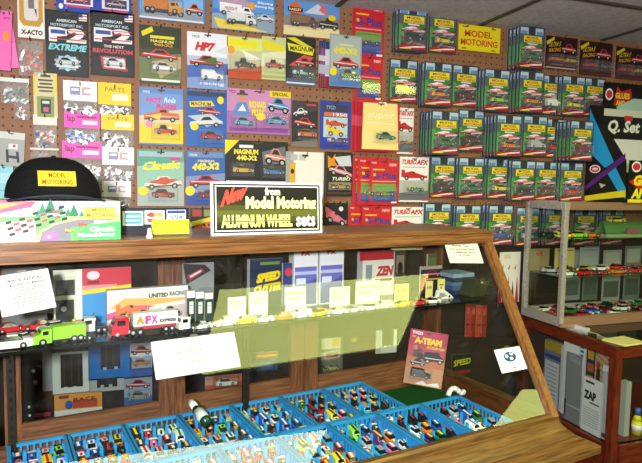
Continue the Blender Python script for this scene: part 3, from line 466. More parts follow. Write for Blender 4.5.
# dark wide cards at the far end of the top row
for k, (x0, y0, x1, y1) in enumerate([(546, 37, 578, 70), (580, 42, 613, 76), (616, 48, 648, 80)]):
    H('dark wide card with yellow lettering and red cars, ' + ['next to the green cards', 'middle of three under the ceiling', 'at the cabinet end under the ceiling'][k], x0, y0, x1, y1, '2a1618', [('p', [(.02, .18), (.26, .02), (.28, .1), (.05, .28)], 'd9c22a'), ('t', 'ULTRA 5', .1, .2, .45, .34, 'd8b028', {'sh': .3, 'rise': .06}), ('t', 'RACING', .1, .38, .46, .5, 'd8a428', {'sh': .3, 'rise': .06}), ('c', .5, .16, .96, .5, 'c23a3c', 'sports', 0), ('p', [(.0, .7), (1, .6), (1, 1), (0, 1)], '4a2424'), ('r', .03, .93, .97, .97, 'b8a8a4' if k == 0 else '5a3a3a')], [(.06, .55, .48, .9, 'sedan', ['d0761c', 'c02630', 'b02430'][k], '3a1a14'), (.54, .55, .96, .9, 'sports', ['c8a02a', '50545c', 'b8922a'][k], '2a2a2a')])

# ---- polybags, header cards
def bag(label, x0, y0, x1, ym, y1, hcol, items, cont, off=.014, name='parts_bag', hook=True, n=42):
    A, B, D, E_ = wall(x0, y0, off), wall(x1, y0, off), wall((x0+x1)/2, ym, off), wall((x0+x1)/2, y1, off)
    w_ = B.x-A.x; z0 = (A.z+B.z)/2; hh = z0-D.z; bh = D.z-E_.z
    t = thing(name, label, 'parts bag', ((A.x+B.x)/2, WY-off, E_.z))
    if hh > .004:
        mb = MB(); mb.box(-w_/2, w_/2, -.0005, .0015, bh, bh+hh, hcol); art(mb, w_, hh, items, -.0006, zb=bh); mb.build('header', t)
    mb = MB(); N = 9
    for side in (-1, 1):
        vs = []
        for j in range(N):
            for i in range(N):
                a, b_ = i/(N-1), j/(N-1); e = math.sin(math.pi*a)**.5*math.sin(math.pi*min(1, .02+b_*.98))**.5 if 0 < a < 1 and 0 < b_ < 1 else 0
                vs.append(((a-.5)*w_*.97, side*.009*e+(rnd.uniform(-.002, .002) if e else 0)-.001, b_*bh))
        mb.add(vs, [(j*N+i, j*N+i+1, (j+1)*N+i+1, (j+1)*N+i) if side < 0 else (j*N+i, (j+1)*N+i, (j+1)*N+i+1, j*N+i+1) for j in range(N-1) for i in range(N-1)], BAGM)
    mb.build('bag', t)
    mb = MB()
    for k in range(n):
        c = rnd.choice(cont); x = rnd.uniform(-.4, .4)*w_; z = bh*(.1+.6*rnd.random()**1.3); s = rnd.uniform(.003, .007); T = Matrix.Translation((x, rnd.uniform(-.004, .002), z)) @ Matrix.Rotation(rnd.uniform(0, 3), 4, 'Y')
        if rnd.random() < .5: mb.box(-s*1.5, s*1.5, -s*.4, s*.4, -s*.6, s*.6, M(c, .3, .6 if c in ('b8bcc0', '8a8e92') else 0), T)
        else: mb.cyl(T @ Vector((0, -.002, 0)), T @ Vector((0, .003, 0)), s, M(c, .3, .6 if c in ('b8bcc0', '8a8e92') else 0), 8)
    o = mb.build('small_parts', t); o['kind'] = 'stuff'
    if hook: peg_hook((A.x+B.x)/2, z0-hh*.25 if hh > .004 else z0-.004, off+.025)
    return t
SIL = ['b8bcc0', '8a8e92', '3a3c40', 'd8dadc']
PH = [('r', .2, .3, .5, .7, '8a8fc0'), ('r', .24, .38, .46, .5, 'f4f4f4'), ('r', .55, .3, .8, .4, 'd0a0a8'), ('r', .55, .6, .8, .7, 'd0a0a8'), ('r', .55, .3, .62, .7, 'd0a0a8')]
LH = [('t', 'PARTS', .2, .2, .8, .4, 'a89020'), ('r', .42, .5, .9, .8, 'f2ecd0')]
PK = [('t', 'lap', .08, .25, .3, .75, '7a1250'), ('r', .35, .3, .9, .42, 'a01a6a'), ('r', .5, .55, .92, .8, 'f2d8ea')]
bag('bag of silver parts under a white header, top of the white ones', 63, 81, 97, 101, 114, 'f1f0f2', PH, SIL)
bag('bag of silver parts under a yellow header, upper yellow one', 98, 83, 131, 105, 114, 'f0cf12', LH, SIL)
bag('bag of bright blue parts under a pink header', 64, 111, 100, 128, 144, 'ee4fc0', PK, ['1f74d0', '2a86e0', '8a8e92', '1a62b8'])
bag('bag of silver parts under a yellow header, lower yellow one', 101, 114, 134, 130, 147, 'f0cf12', LH, SIL+['202020'])
bag('bag of silver parts under a pink header, above the cap', 62, 141, 102, 158, 181, 'ee4fc0', PK, ['d8d4d0', 'b8bcc0', 'c8bca8', 'e4e0dc'])
bag('bag of pale parts under a white header, near the teal card', 102, 147, 134, 165, 181, 'f1f0f2', PH, ['c8c4c8', 'b8bcc0', 'd8d4da'])
bag('bag under a white header just over the dark payment sign', 102, 181, 131, 197, 207, 'f1f0f2', PH, ['c8c4c8', '8a8e92'])
bag('small clear bag of red and orange parts under the white loop card', 18, 40, 43, 41, 76, 'd8d4d0', [], ['c8382c', 'd8842a', 'e8e4e0', 'd84a3a'], n=22)
bag('clear bag of green and blue parts at the edge below pink tags', 0, 78, 29, 82, 104, 'dfe6e4', [], ['2f8a5a', '2a4f8a', 'd8dcdc', 'e4e4e4', '3aa070'], n=30)
bag('clear bag of red and white bits beside the grey letter pack', 14, 103, 30, 104, 120, 'dfe6e4', [], ['c83a3a', 'e8e4e4'], n=10, hook=False)
bag('clear bag with pale header and tricolour bits, above the cap', 33, 115, 57, 125, 148, 'e6e0d6', [], ['2a4fa0', 'c83a44', 'e8e8e8', 'd8ccb8'], n=24)
bag('clear bag of cream parts half hidden by the cap top', 30, 148, 59, 150, 176, 'e0d8c8', [], ['e2dccb', 'd4c8b0', 'c8bfae', '8a6a5a'], n=30)
bag('dark red bag peeking out behind the cap side', 90, 174, 104, 176, 204, '8a1a3a', [], ['8a1c3c', '7a1434'], n=30)
def plain(label, x0, y0, x1, y1, bg, items, off=.012, name='hang_card', rot=0, **k): return H(label, x0, y0, x1, y1, bg, items, (), off, name, 'package', rot=rot, **k)
plain('pink hang tag in front at the frame edge, with orange spot', -8, 10, 9, 70, 'f06ab8', [('o', .7, .42, .2, .09, 'f0922a'), ('t', 'parts', .5, .1, .9, .15, 'b03a80')], .03, rot=.05)
plain('pink hang tag behind another, near the white loop card', 3, 14, 18, 68, 'ee74bc', [('r', .1, .5, .9, .53, 'e05aa8')], .014, rot=-.12)
plain('white card with ochre loop border and black lettering', 17, -8, 44, 38, 'efece6', [('p', [(.06, .02), (.94, .02), (.94, .62), (.8, .74), (.2, .74), (.06, .62)], 'c8982c'), ('p', [(.24, .02), (.78, .02), (.78, .56), (.7, .62), (.32, .62), (.24, .56)], 'dcd8d2'), ('r', .4, .1, .62, .36, '77706a'), ('p', [(.62, .36), (.7, .36), (.72, .54)], '3a3634'), ('t', 'X-ACTO', .12, .82, .92, .93, '1a1a1a', {'bold': .05})], .016)
plain('small yellow edged card with black print and dark window', 33, 73, 57, 118, 'd8cc9a', [('r', .0, .05, .1, .5, 'e8cc2a'), ('r', .9, .05, 1, .5, 'e8cc2a'), ('r', .3, .04, .72, .09, '3a342a'), ('r', .2, .14, .82, .18, '4a443a'), ('r', .26, .22, .78, .26, '4a443a'), ('r', .18, .3, .84, .34, '4a443a'), ('r', .24, .38, .8, .42, '5a5448'), ('r', .14, .52, .86, .98, '8a9a4a'), ('r', .3, .58, .72, .9, '24282a'), ('r', .4, .76, .62, .86, 'd05a7a'), ('r', .36, .62, .66, .68, 'd8d8d0')], .014)
plain('grey pack with dark letter-shaped part at the frame edge', -4, 132, 23, 166, 'a6a8a4', [('r', 0, 0, 1, .2, 'd0d2d0'), ('r', .4, .34, .74, .5, 'e4e4e2'), ('p', [(.3, .52), (.4, .52), (.44, .9), (.34, .9)], '1e2a3c'), ('p', [(.68, .56), (.78, .56), (.84, .88), (.74, .88)], '1e2a3c'), ('p', [(.36, .68), (.76, .7), (.76, .78), (.38, .76)], '1e2a3c'), ('r', .56, .36, .66, .44, 'c04a5a')], .014, rot=.06)
plain('pale cyan card at the frame edge behind the cap', -6, 166, 13, 200, '8fd0dc', [('r', .3, .2, .9, .5, 'a8e0e6'), ('r', .1, .7, .95, .74, '6ab8c8')], .014)
plain('black low card with orange lettering behind the yellow note', 190, 208, 213, 236, '2a2a24', [('r', .1, .06, .5, .3, 'a83a34'), ('r', .6, .06, .9, .3, '8a8f5a'), ('p', [(0, .5), (1, .3), (1, .46), (0, .66)], 'e0d82c'), ('t', '440-X2', .15, .6, .95, .85, 'e8682a', {'rise': .15, 'bold': .06})], .02)

# ---- goods hanging low on the pegboard, seen through the counter's glass
def low(label, x0, y0, x1, y1, bg, items, blisters=(), **k): return H(label, x0, y0, x1, y1, bg, items, blisters, .014, hook=False, name=k.pop('name', 'blister_card'), hole=False, **k)
FRM = lambda c: [('r', .22, .05, .82, .86, '241c18'), ('r', .3, .05, .33, .8, '4a3a30'), ('r', .5, .05, .53, .8, '4a3a30'), ('r', .7, .05, .73, .8, '4a3a30'), ('r', .3, .84, .4, .9, c), ('r', .55, .84, .65, .9, c)]
low('white framed track pack with dark slot, behind the counter glass', 52, 352, 89, 393, 'd0d2cc', FRM('d0d2cc'), cat='track package', name='track_package')
low('blue framed track pack with dark slot, behind the counter glass', 88, 343, 131, 379, '1f6fc0', [('r', .28, .05, .74, .72, '2a2426'), ('r', .4, .05, .43, .66, '4a3a30'), ('r', .56, .05, .59, .66, '4a3a30'), ('r', .34, .66, .42, .74, '9ab8d0'), ('r', .6, .66, .68, .74, '9ab8d0')], cat='track package', name='track_package')
low('grey framed track pack below the blue framed one', 90, 378, 124, 391, 'a8aaac', [('r', .2, 0, .8, .7, '2c2622'), ('r', .3, .5, .4, .8, 'a8aaac'), ('r', .55, .5, .65, .8, 'a8aaac')], cat='track package', name='track_package')
low('orange pack with blue spot and dark print, low behind the glass', 54, 393, 102, 415, 'd8903a', [('r', 0, .72, 1, 1, 'd8d4cc'), ('r', .1, .06, .3, .2, '7a3a1a'), ('o', .3, .5, .08, .2, '2a4fa0'), ('r', .38, .3, .9, .68, 'b8442a'), ('t', 'RACE', .4, .2, .86, .4, '5a1a10')], cat='track package', name='track_package')
low('dark framed pack with red strip, low behind the glass at the standard', 25, 349, 52, 420, '1e1a1a', [('r', .62, .0, 1, .6, '8f8f90'), ('r', .3, .6, .98, .86, '4a2e22'), ('r', .3, .9, .9, .96, 'b83a44'), ('o', .3, .3, .07, .025, 'd8dcdc'), ('o', .36, .46, .08, .03, 'c8a0b0'), ('o', .1, .8, .05, .02, 'd8d8d8'), ('o', .12, .92, .05, .02, 'e8e8e8')], cat='package', name='package')
low('card with red and orange cars, behind the glass beside the blue pack', 130, 343, 152, 376, 'a8b4c8', [('r', 0, .0, 1, .4, 'd8d8dc'), ('c', .02, .05, .98, .36, 'c82a32', 'sports', -.02), ('r', 0, .76, 1, 1, '3a5fa8')], [(.05, .38, .95, .74, 'sedan', 'c8842a', '4a3020')], cat='packaged toy car')
low('card with red car print over grey car, lowest at the door stile', 124, 378, 152, 404, '8a9ab0', [('c', .05, .02, .95, .42, 'c02c3a', 'sports', -.02), ('r', 0, .7, 1, 1, '3f66a8')], [(.1, .4, .95, .85, 'sports', '8a8c90', '303030')], cat='packaged toy car')
low('salmon card with white stock car, behind the glass by the black strip', 205, 375, 242, 389, 'c8705a', [('p', [(0, .7), (1, .5), (1, 1), (0, 1)], 'b84a3a'), ('r', 0, .0, .2, .6, 'd89a8a')], [(.2, .06, .9, .8, 'sports', 'e4e4da', '202020')], cat='packaged toy car')
low('blue and red pack glimpsed through glass under the green reflection', 250, 352, 278, 371, '3a4a66', [('r', .2, 0, 1, .35, 'c8502c'), ('r', .2, .15, .95, .24, 'e0c24a'), ('r', 0, .5, .8, .9, '5a6a8a')], cat='package', name='package')
low('card with green yellow racer, behind the glass door nearest the felt', 319, 338, 343, 374, '6a6a52', [('r', .1, 0, .9, .3, 'e0d8b0'), ('r', .55, .02, .9, .24, 'e8c23a'), ('p', [(.1, .4), (.9, .3), (.9, .56), (.1, .6)], 'c8a898'), ('r', .3, .42, .8, .52, '7a2a24')], [(.04, .58, .96, .98, 'f1', 'b8b82a', '3a3a2a')], cat='packaged toy car')
low('white framed track pack with dark slot, near the pink action card', 376, 330, 397, 353, 'e0dcd0', [('r', .3, 0, .84, .72, '40281a'), ('r', 0, 0, .26, 1, 'c8c4ba'), ('r', .4, .66, .5, .78, 'e0dcd0'), ('r', .62, .66, .72, .78, 'e0dcd0')], cat='track package', name='track_package')
low('brown open pack beside the white framed one near the pink card', 349, 330, 376, 353, '50301e', [('r', .1, .3, .3, .5, 'a89a4a'), ('r', .5, .6, .95, .72, '7a2a1c')], cat='package', name='package')
for k in range(4): low(f'tall red pack glimpsed through the counter end, {ORD[k]} in line', 466+k*5.4, 304+k*.6, 471+k*5.4, 337, ['a83a2c', '8f2c24', 'b0442f', '962f26'][k], [('r', .2, .1, .8, .3, 'c0503a'), ('r', .1, .6, .9, .64, '6a1c18')], cat='package', name='package')
low('dark pack with yellow-green print, low beyond the counter end', 452, 354, 473, 374, '22241c', [('t', 'SPEED', .1, .3, .9, .6, 'c8c02a', {'rise': .1}), ('r', .2, .8, .9, 1, '7a2a20')], cat='package', name='package')
low('white flame card with red and black spikes, between the two cases', 500, 252, 521, 306, 'd8d4ca', [('r', .2, .04, .55, .12, 'c8c0b0')] + [('p', [(.06+.2*i, .42+.1*(i % 2)), (.16+.2*i, .95), (-.02+.2*i, .95)], ['b02228', '18181a'][i % 2]) for i in range(5)] + [('p', [(.1, .3), (.2, .22), (.16, .34)], 'b83038'), ('p', [(.4, .3), (.5, .22), (.46, .34)], 'b83038'), ('p', [(.7, .3), (.8, .22), (.76, .34)], 'b83038'), ('r', 0, .93, 1, 1, '1c1c1c')], cat='package', name='hang_card')
for k, (x0, y0, x1, y1, c) in enumerate([(566, 250, 582, 300, '8f9490'), (585, 246, 600, 300, '6c7468'), (604, 250, 622, 302, 'a4a69e'), (626, 246, 642, 300, '7c8478')]):
    low('greyish hanging pack seen through the glass case, ' + ORD[k] + ' from its corner', x0, y0, x1, y1, c, [('r', .1, .05, .9, .3, 'b8b6a8'), ('r', .2, .4, .8, .44, '4a4a44'), ('r', .1, .6, .9, .9, '5c6258')], cat='package', name='package')

# ------------------------------------------------------------------ the slanted glass showcase
SCASE = thing('showcase', 'long oak counter showcase with slanted glass front, shelf and sliding back doors', 'display case', (TT.x, TT.y, 0), CA)
UL, ZF = -1.62, ZT-.522; BK = .235
def cpart(mb, name, parent=None): return mb.build(name, parent or SCASE)
cpart(MB().box(UL, 0, -.262, BK+.03, 0, ZF-.02, WAL), 'base')
cpart(MB().box(UL, 0, -.262, BK+.03, ZF-.02, ZF, WAL), 'floor_panel')
fp = [(-.238, -.545), (-.238, -.464), (-.248, -.453), (-.262, -.452), (-.267, -.458), (-.27, -.474), (-.282, -.492), (-.302, -.508), (-.33, -.519), (-.342, -.526), (-.342, -.545)]
n_ = len(fp); mb = MB(); ex_ = [max(0, -.262-y)+.004 for y, z in fp]
mb.add([(UL, y, ZT+z) for y, z in fp]+[(ex_[i], y, ZT+z) for i, (y, z) in enumerate(fp)], [tuple(range(n_-1, -1, -1)), tuple(range(n_, 2*n_))]+[(i, (i+1) % n_, n_+(i+1) % n_, n_+i) for i in range(n_)], OAKM); cpart(mb, 'front_moulding')
mb = MB(); ep = [(ex_[i], min(y, -.262), z) for i, (y, z) in enumerate(fp) if y < -.25]; ep = [(.0, -.262, -.545)]+[(.0, -.262, -.452)]+ep[1:]; n_ = len(ep)
mb.add([(x, y+.0005, ZT+z) for x, y, z in ep]+[(x, BK+.03, ZT+z) for x, y, z in ep], [tuple(range(n_-1, -1, -1)), tuple(range(n_, 2*n_))]+[(i, (i+1) % n_, n_+(i+1) % n_, n_+i) for i in range(n_)], OAKMD); cpart(mb, 'end_moulding')
mb = MB(); mb.bbox(UL, .012, -.02, .022, ZT-.03, ZT-.004, OAK, .006); mb.bbox(UL, .014, -.012, .022, ZT-.006, ZT+.004, OAK, .004); cpart(mb, 'top_rail')
cpart(MB().bbox(UL, .004, 0.0, BK+.03, ZT-.012, ZT+.008, OAK, .003), 'top_board')
a_, b_ = Vector((0, -.004, ZT-.02)), Vector((0, -.258, ZT-.452)); dn = (b_-a_).normalized(); nr = Vector((0, dn.z, -dn.y))
if nr.y > 0: nr = -nr
def slant(u0, u1, p, q, t0, t1, mat, mb): return mb.add([Vector((u, 0, 0))+P+nr*t for u in (u0, u1) for P, t in ((p, t0), (q, t0), (q, t1), (p, t1))], [(0, 1, 2, 3), (7, 6, 5, 4), (0, 4, 5, 1), (1, 5, 6, 2), (2, 6, 7, 3), (3, 7, 4, 0)], mat)
mb = MB(); slant(-.014, .008, a_, b_+dn*.012, -.016, .007, OAKV, mb); slant(-.018, .012, a_+dn*.01, b_, -.010, -.002, OAKV, mb); cpart(mb, 'corner_post')
cpart(slant(UL, -.012, a_+dn*.012, b_-dn*.002, -.006, -.003, GLASS, MB()), 'front_glass')
mb = MB(); mb.box(-.014, .004, .19, BK+.03, ZF, ZT-.012, WALV); cpart(mb, 'rear_post')
cpart(MB().bbox(-.014, .006, -.238, .19, ZF, ZF+.05, WALD, .003), 'end_bottom_rail'); cpart(MB().bbox(-.014, .004, 0, .19, ZT-.04, ZT-.012, WALD, .002), 'end_top_rail')
mb = MB(); mb.add([Vector((u, y, z)) for u in (-.006, -.002) for y, z in ((-.235, ZF+.05), (.19, ZF+.05), (.19, ZT-.04), (-.01, ZT-.04))], [(0, 1, 2, 3), (7, 6, 5, 4)], GLASS); cpart(mb, 'end_glass')
cpart(MB().bbox(UL, -.014, BK, BK+.03, ZT-.05, ZT-.012, WAL, .002), 'back_top_rail'); cpart(MB().bbox(UL, -.014, BK, BK+.03, ZF, ZF+.03, WAL, .002), 'back_bottom_rail')
pu = [onv(x, y, BK) for x, y in ((22, 424), (159, 402), (187, 393), (293, 377), (318, 375), (436, 361))]
zpb = ZT + sum(p[2] for p in pu)/6
def door(u0, u1, p0, p1, y):
    mb = MB(); z0, z1 = ZF+.03, ZT-.05
    mb.bbox(u0, p0, y, y+.014, z0, z1, WALV, .002); mb.bbox(p1, u1, y, y+.014, z0, z1, WALV, .002); mb.bbox(p0, p1, y, y+.014, z0, zpb, WAL, .002); mb.bbox(p0, p1, y, y+.014, z1-.015, z1, WAL, .002)
    d = cpart(mb, 'sliding_door'); MB().box(p0, p1, y+.005, y+.009, zpb, z1-.015, GLASS).build('pane', d)
u = [p[0] for p in pu]
door(u[0]-.035, (u[1]+u[2])/2+.004, u[0], u[1], BK); door((u[1]+u[2])/2-.004, (u[3]+u[4])/2+.002, u[2], u[3], BK+.015); door((u[3]+u[4])/2-.002, -.016, u[4], u[5], BK)
door(UL, u[0]-.05, UL+.03, u[0]-.085, BK+.015)
sh_m = M('0c120f', .12, 0, .6)
cpart(MB().bbox(UL, -.018, .0, .205, ZT-.207, ZT-.2, sh_m, .001), 'shelf')
for px, py in ((11, 400), (245, 385), (331, 375)):
    uu = onv(px, py, .222)[0]
    if px == 331: continue
    mb = MB(); mb.box(uu-.008, uu+.008, .214, .225, ZF+.0, ZT-.045, M('221812', .5))
    for k in range(20): mb.box(uu-.003, uu+.003, .2132, .2142, ZF+.04+k*.022, ZF+.05+k*.022, M('070605', .8))
    st = cpart(mb, 'shelf_standard'); MB().box(uu-.002, uu+.002, .02, .214, ZT-.222, ZT-.207, M('2c241e', .4, .6)).build('shelf_bracket', st)

# ------------------------------------------------------------------ on the counter top
TOPZ = .008
def stand(label, x0, y0, x1, v, bg, items, base=TOPZ, name='package', cat='package', t=.006, lean=0, group=None, edge='c8c8c4', blisters=(), yaw=0, dy=0):
    xm = (x0+x1)/2; A, B = onv(x0, y0, v), onv(x1, y0, v); tp = onv(xm, y0, v)
    w_, h_ = B[0]-A[0], tp[2]-base
    o = thing(name, label, cat, W((A[0]+B[0])/2, v, base+dy), CA+yaw, group)
    if lean: o.rotation_euler = (-lean, 0, CA+yaw)
    mb = MB(); mb.box(-w_/2, w_/2, 0, t, 0, h_, edge); art(mb, w_, h_, [('r', 0, 0, 1, 1, bg)]+items, 0); mb.build('box' if t > .004 else 'backing', o)
    fill_card(o, w_, h_, blisters); return o
# game box
gx = lambda x, y: ((x+30)/150, (y-200)/43)
def gp(*pts): return [gx(x, y) for x, y in pts]
GBI = [('r', 0, 0, 1, .42, 'd0ddd8'), ('p', gp((-30, 217), (120, 214), (120, 243), (-30, 243)), '6cb868'), ('p', gp((-30, 224), (30, 220), (32, 243), (-30, 243)), 'd8c8c0'),
       ('p', gp((60, 217), (120, 213), (120, 226), (70, 224)), 'c9e08a')]
for i, (x, y, s) in enumerate([(38, 208, 6), (46, 204, 7), (56, 208, 5), (64, 211, 4), (70, 209, 6), (34, 212, 4), (78, 213, 3)]): GBI.append(('p', gp((x, y-s), (x+s*.8, y+s), (x+s*.5, y+s*1.3), (x-s*.5, y+s*1.3), (x-s*.8, y+s)), ['2f8a60', '247a54', '3f9a70'][i % 3]))
GBI += [('p', gp((-30, 198.5), (32, 200.5), (26, 207), (-30, 220)), 'e0567a'), ('p', gp((-30, 203), (22, 201.5), (-30, 216)), 'f0a85a'), ('p', gp((-30, 219), (26, 206.5), (28, 208.5), (-30, 222)), 'f6f2f2')]
GBI += [('p', gp((34, 243), (38, 231), (50, 224), (75, 220), (118, 220), (92, 224), (66, 229), (66, 243)), '7f7f8a'), ('p', gp((31, 243), (34, 232), (48, 224), (72, 219), (74, 220), (50, 225.5), (37, 233), (34, 243)), 'efe48a')]
for i in range(9):
    for j in range(5):
        if (i+j) % 2 == 0: x = 5+i*6.5-j*.8+0; y = 231-i*1.6-j*3.1+(3 if i < 4 else 0); GBI.append(('p', gp((x, y), (x+5.5, y-1.4), (x+6, y+1.4), (x+.5, y+2.9)), 'c8506a' if j % 2 else '2f2a34'))
GBI += [('p', gp((38, 241), (40, 235), (50, 232), (53, 237), (50, 242)), 'c86ab8'), ('o', gx(44, 238)[0], gx(44, 238)[1], .015, .04, 'f0c8e8'), ('c', *gx(74, 222), *gx(84, 228), 'd8584a', 'f1', 0), ('c', *gx(60, 229), *gx(70, 234), 'e0b83a', 'f1', 0),
        ('p', gp((78, 243), (70, 236), (90, 226), (120, 222), (120, 243)), '4fae6a'), ('r', *gx(80, 206), *gx(115, 219), 'e0d058'), ('t', 'MODEL', *gx(89, 207.3), *gx(108, 211.5), 'a86020'), ('t', 'MOTORING', *gx(83, 213), *gx(113, 217.5), 'a86020'),
        ('r', *gx(91, 221.5), *gx(105, 223.6), 'f4f4f4'), ('t', 'Circuit', *gx(86, 228), *gx(113, 233.5), 'f8fbf8', {'bold': .06}), ('t', 'Manchberg', *gx(73, 234.8), *gx(113, 240), 'f8fbf8', {'bold': .06})]
A, B, D = onv(-30, 201, .03), onv(120, 201, .03), onv(60, 243, .03)
gbw, gbh = B[0]-A[0], A[2]-TOPZ
t = thing('game_box', 'white boxed racing game with green track artwork beneath the black cap', 'box', W((A[0]+B[0])/2, .03, TOPZ), CA)
mb = MB(); mb.bbox(-gbw/2, gbw/2, 0, .17, 0, gbh, 'ece9e2', .001); art(mb, gbw, gbh, [('r', .0, .0, 1, 1, 'd2d8cc')]+GBI, 0, .0001); mb.build('carton', t)
# cap
cu = onv(55, 200, .1)[0]; t = thing('baseball_cap', 'black baseball cap with yellow lettered patch on top of the white game box', 'cap', W(cu, .115, TOPZ+gbh), CA)
CAPM = speckle('black_cap_cloth', '0c0c0e', '17171a', 300, .9, .3)
mb = MB(); rings = []; N = 24; hx, hy, hh = .094, .088, .086
for k in range(9):
    s = k/8; rr = math.cos(s*math.pi/2*.97)**.86; zz = hh*(math.sin(s*math.pi/2))**1.0
    rings.append([(hx*rr*math.cos(2*math.pi*i/N), hy*rr*math.sin(2*math.pi*i/N)*(1.0), .004+zz) for i in range(N)])
mb.loft(rings, CAPM, True); mb.build('crown', t)
mb = MB(); vs = []; na = 13
for j in range(5):
    for i in range(na):
        a = math.pi*(1.16+.68*i/(na-1)); r = 1+.62*j/4*math.sin((i/(na-1))*math.pi)**.5; x = hx*r*math.cos(a)*(1 if j == 0 else .98); y = hy*r*math.sin(a)
        vs.append((x, y, .0065+.010*(1-(x/.07)**2)*(j/4)*.8))
top_ = [(j*na+i, j*na+i+1, (j+1)*na+i+1, (j+1)*na+i) for j in range(4) for i in range(na-1)]
mb.add(vs, top_, CAPM, True); mb.add([(x, y, z-.003) for x, y, z in vs], [f[::-1] for f in top_], M('1d2430', .8), True)
rim = [4*na+i for i in range(na)]; n0 = len(mb.v)
mb.add([vs[i] for i in rim]+[(vs[i][0], vs[i][1], vs[i][2]-.003) for i in rim], [(i, i+1, na+i+1, na+i) for i in range(na-1)], M('232a36', .8)); mb.build('brim', t)
mb = MB(); pw_, ph_ = .07, .03; gv = []
def capsurf(x, z):
    s = math.asin(min(1, z/hh)); rr = math.cos(s*.97)**.86; yy = 1-(x/(hx*rr))**2; return -hy*rr*math.sqrt(max(0, yy))
for nm, (x0, x1, z0, z1), col, dy in (('p', (-.035, .035, .026, .056), 'edc52a', .0012), ):
    vs = []
    for j in range(5):
        for i in range(9): x = x0+(x1-x0)*i/8; z = z0+(z1-z0)*j/4; vs.append((x, capsurf(x, z)-dy, z+.004))
    mb.add(vs, [(j*9+i, j*9+i+1, (j+1)*9+i+1, (j+1)*9+i) for j in range(4) for i in range(8)], col)
for s_, (x0, x1, z0, z1) in (('MODEL', (-.016, .016, .043, .052)), ('MOTORING', (-.028, .028, .029, .039))):
    gvs, gf, _ = glyphs(s_, .02); mb.add([(x0+(x1-x0)*a, capsurf(x0+(x1-x0)*a, z0+(z1-z0)*b)-.002, z0+(z1-z0)*b+.004) for a, b in gvs], gf, '8a3a10')
mb.build('patch', t); MB().cyl((0, 0, hh), (0, 0, hh+.007), .007, CAPM, 10, .004).build('button', t)
# payment sign
A, B = onv(118, 208, .13), onv(189, 208, .13); w_ = B[0]-A[0]; h_ = A[2]-TOPZ
t = thing('payment_sign', 'dark blue plate with three card payment stickers, beside the white game box', 'sign', W((A[0]+B[0])/2, .13, TOPZ), CA)
mb = MB(); mb.bbox(-w_/2, w_/2, 0, .008, 0, h_, '1a2030', .001)
art(mb, w_, h_, [('r', .06, .12, .34, .66, 'eef2f4'), ('r', .09, .18, .31, .6, '2a9ad0'), ('t', 'AMERICAN', .105, .26, .295, .36, 'eaf4fa'), ('t', 'EXPRESS', .105, .42, .295, .52, 'eaf4fa'),
    ('r', .36, .1, .64, .62, 'eef0f2'), ('o', .45, .36, .07, .2, 'd8444a'), ('o', .55, .36, .07, .2, 'e8a05a'), ('t', 'MasterCard', .39, .31, .61, .42, 'f4f0ee'), ('r', .67, .08, .95, .6, 'eef0f4'), ('r', .68, .1, .94, .22, '2a4a9c'), ('t', 'VISA', .72, .28, .9, .44, '3a4f9c', {'sh': .2}), ('r', .68, .5, .94, .57, 'd8a04a')], 0); mb.build('plate', t)
A, B, D = onv(152, 220, .07), onv(189, 220, .07), onv(170, 234, .07); w_ = B[0]-A[0]; h_ = A[2]-D[2]
t = thing('memo_note', 'bright yellow handwritten note standing in front of the payment stickers', 'note', W((A[0]+B[0])/2, .07, TOPZ), CA)
mb = MB(); mb.box(-w_/2, w_/2, 0, .001, D[2]-TOPZ, A[2]-TOPZ, 'f2e62a'); art(mb, w_, h_, [('r', 0, 0, 1, 1, 'f4e82c'), ('p', [(.2, .4), (.5, .34), (.52, .38), (.2, .46)], 'c8a83a'), ('p', [(.56, .36), (.84, .28), (.84, .34), (.56, .42)], 'c8a83a'), ('p', [(.2, .62), (.6, .52), (.6, .58), (.2, .68)], 'd0b03a')], 0, zb=D[2]-TOPZ); mb.build('paper', t)
MB().bbox(-w_/2, w_*.6, .002, .012, 0, A[2]-TOPZ-.006, BLIS, .001).build('acrylic_holder', t)
p = onv(150.5, 243, .02); t = thing('game_pawn', 'tiny white stand peg beside the yellow note on the wood top', 'peg', W(p[0], .03, TOPZ), CA)
MB().cyl((0, 0, 0), (0, 0, .006), .0075, 'ecece8', 12).cyl((0, 0, .006), (0, 0, .016), .006, 'ecece8', 12, .004).cyl((0, 0, .016), (0, 0, .022), .005, 'ecece8', 12, .003).build('peg', t)
# big black sign
A, B, D = onv(211.5, 182, .05), onv(323, 182, .05), onv(268, 182, .05); w_ = B[0]-A[0]; h_ = D[2]-TOPZ-.001
t = thing('advertising_sign', 'black and olive sign with white border and red slanted word on the counter top', 'sign', W((A[0]+B[0])/2, .05, TOPZ), CA); t.rotation_euler = (-.06, 0, CA)
mb = MB(); mb.bbox(-w_/2, w_/2, 0, .006, 0, h_, 'f0f0f0', .0008)
Y_ = 'f4efb0'
art(mb, w_, h_, [('r', 0, 0, 1, 1, 'f2f2f4'), ('r', .02, .035, .98, .965, '24262c'), ('r', .034, .065, .966, .935, 'dcdce0'), ('r', .045, .09, .955, .91, '0e0d0b'), ('r', .045, .36, .955, .44, '2b2a10'), ('r', .045, .44, .955, .54, '4a4a1a'), ('r', .045, .54, .955, .66, '5f6124'), ('r', .045, .66, .955, .76, '4a4a1c'), ('r', .045, .76, .955, .84, '26260f'),
    ('t', 'New', .075, .16, .28, .48, 'ea4a3a', {'bold': .08, 'sh': .35, 'rise': .16}), ('t', 'from', .46, .1, .6, .25, 'f6f4ea', {'bold': .05}), ('t', 'Model Motoring', .29, .27, .94, .58, Y_, {'bold': .06}), ('t', 'ALUMINUM WHEEL', .08, .62, .71, .87, 'dfe08a', {'bold': .06}), ('r', .1, .735, .7, .755, '6a6a2a'), ('t', 'sets', .745, .62, .93, .87, 'f6f4ea', {'bold': .035})], 0)
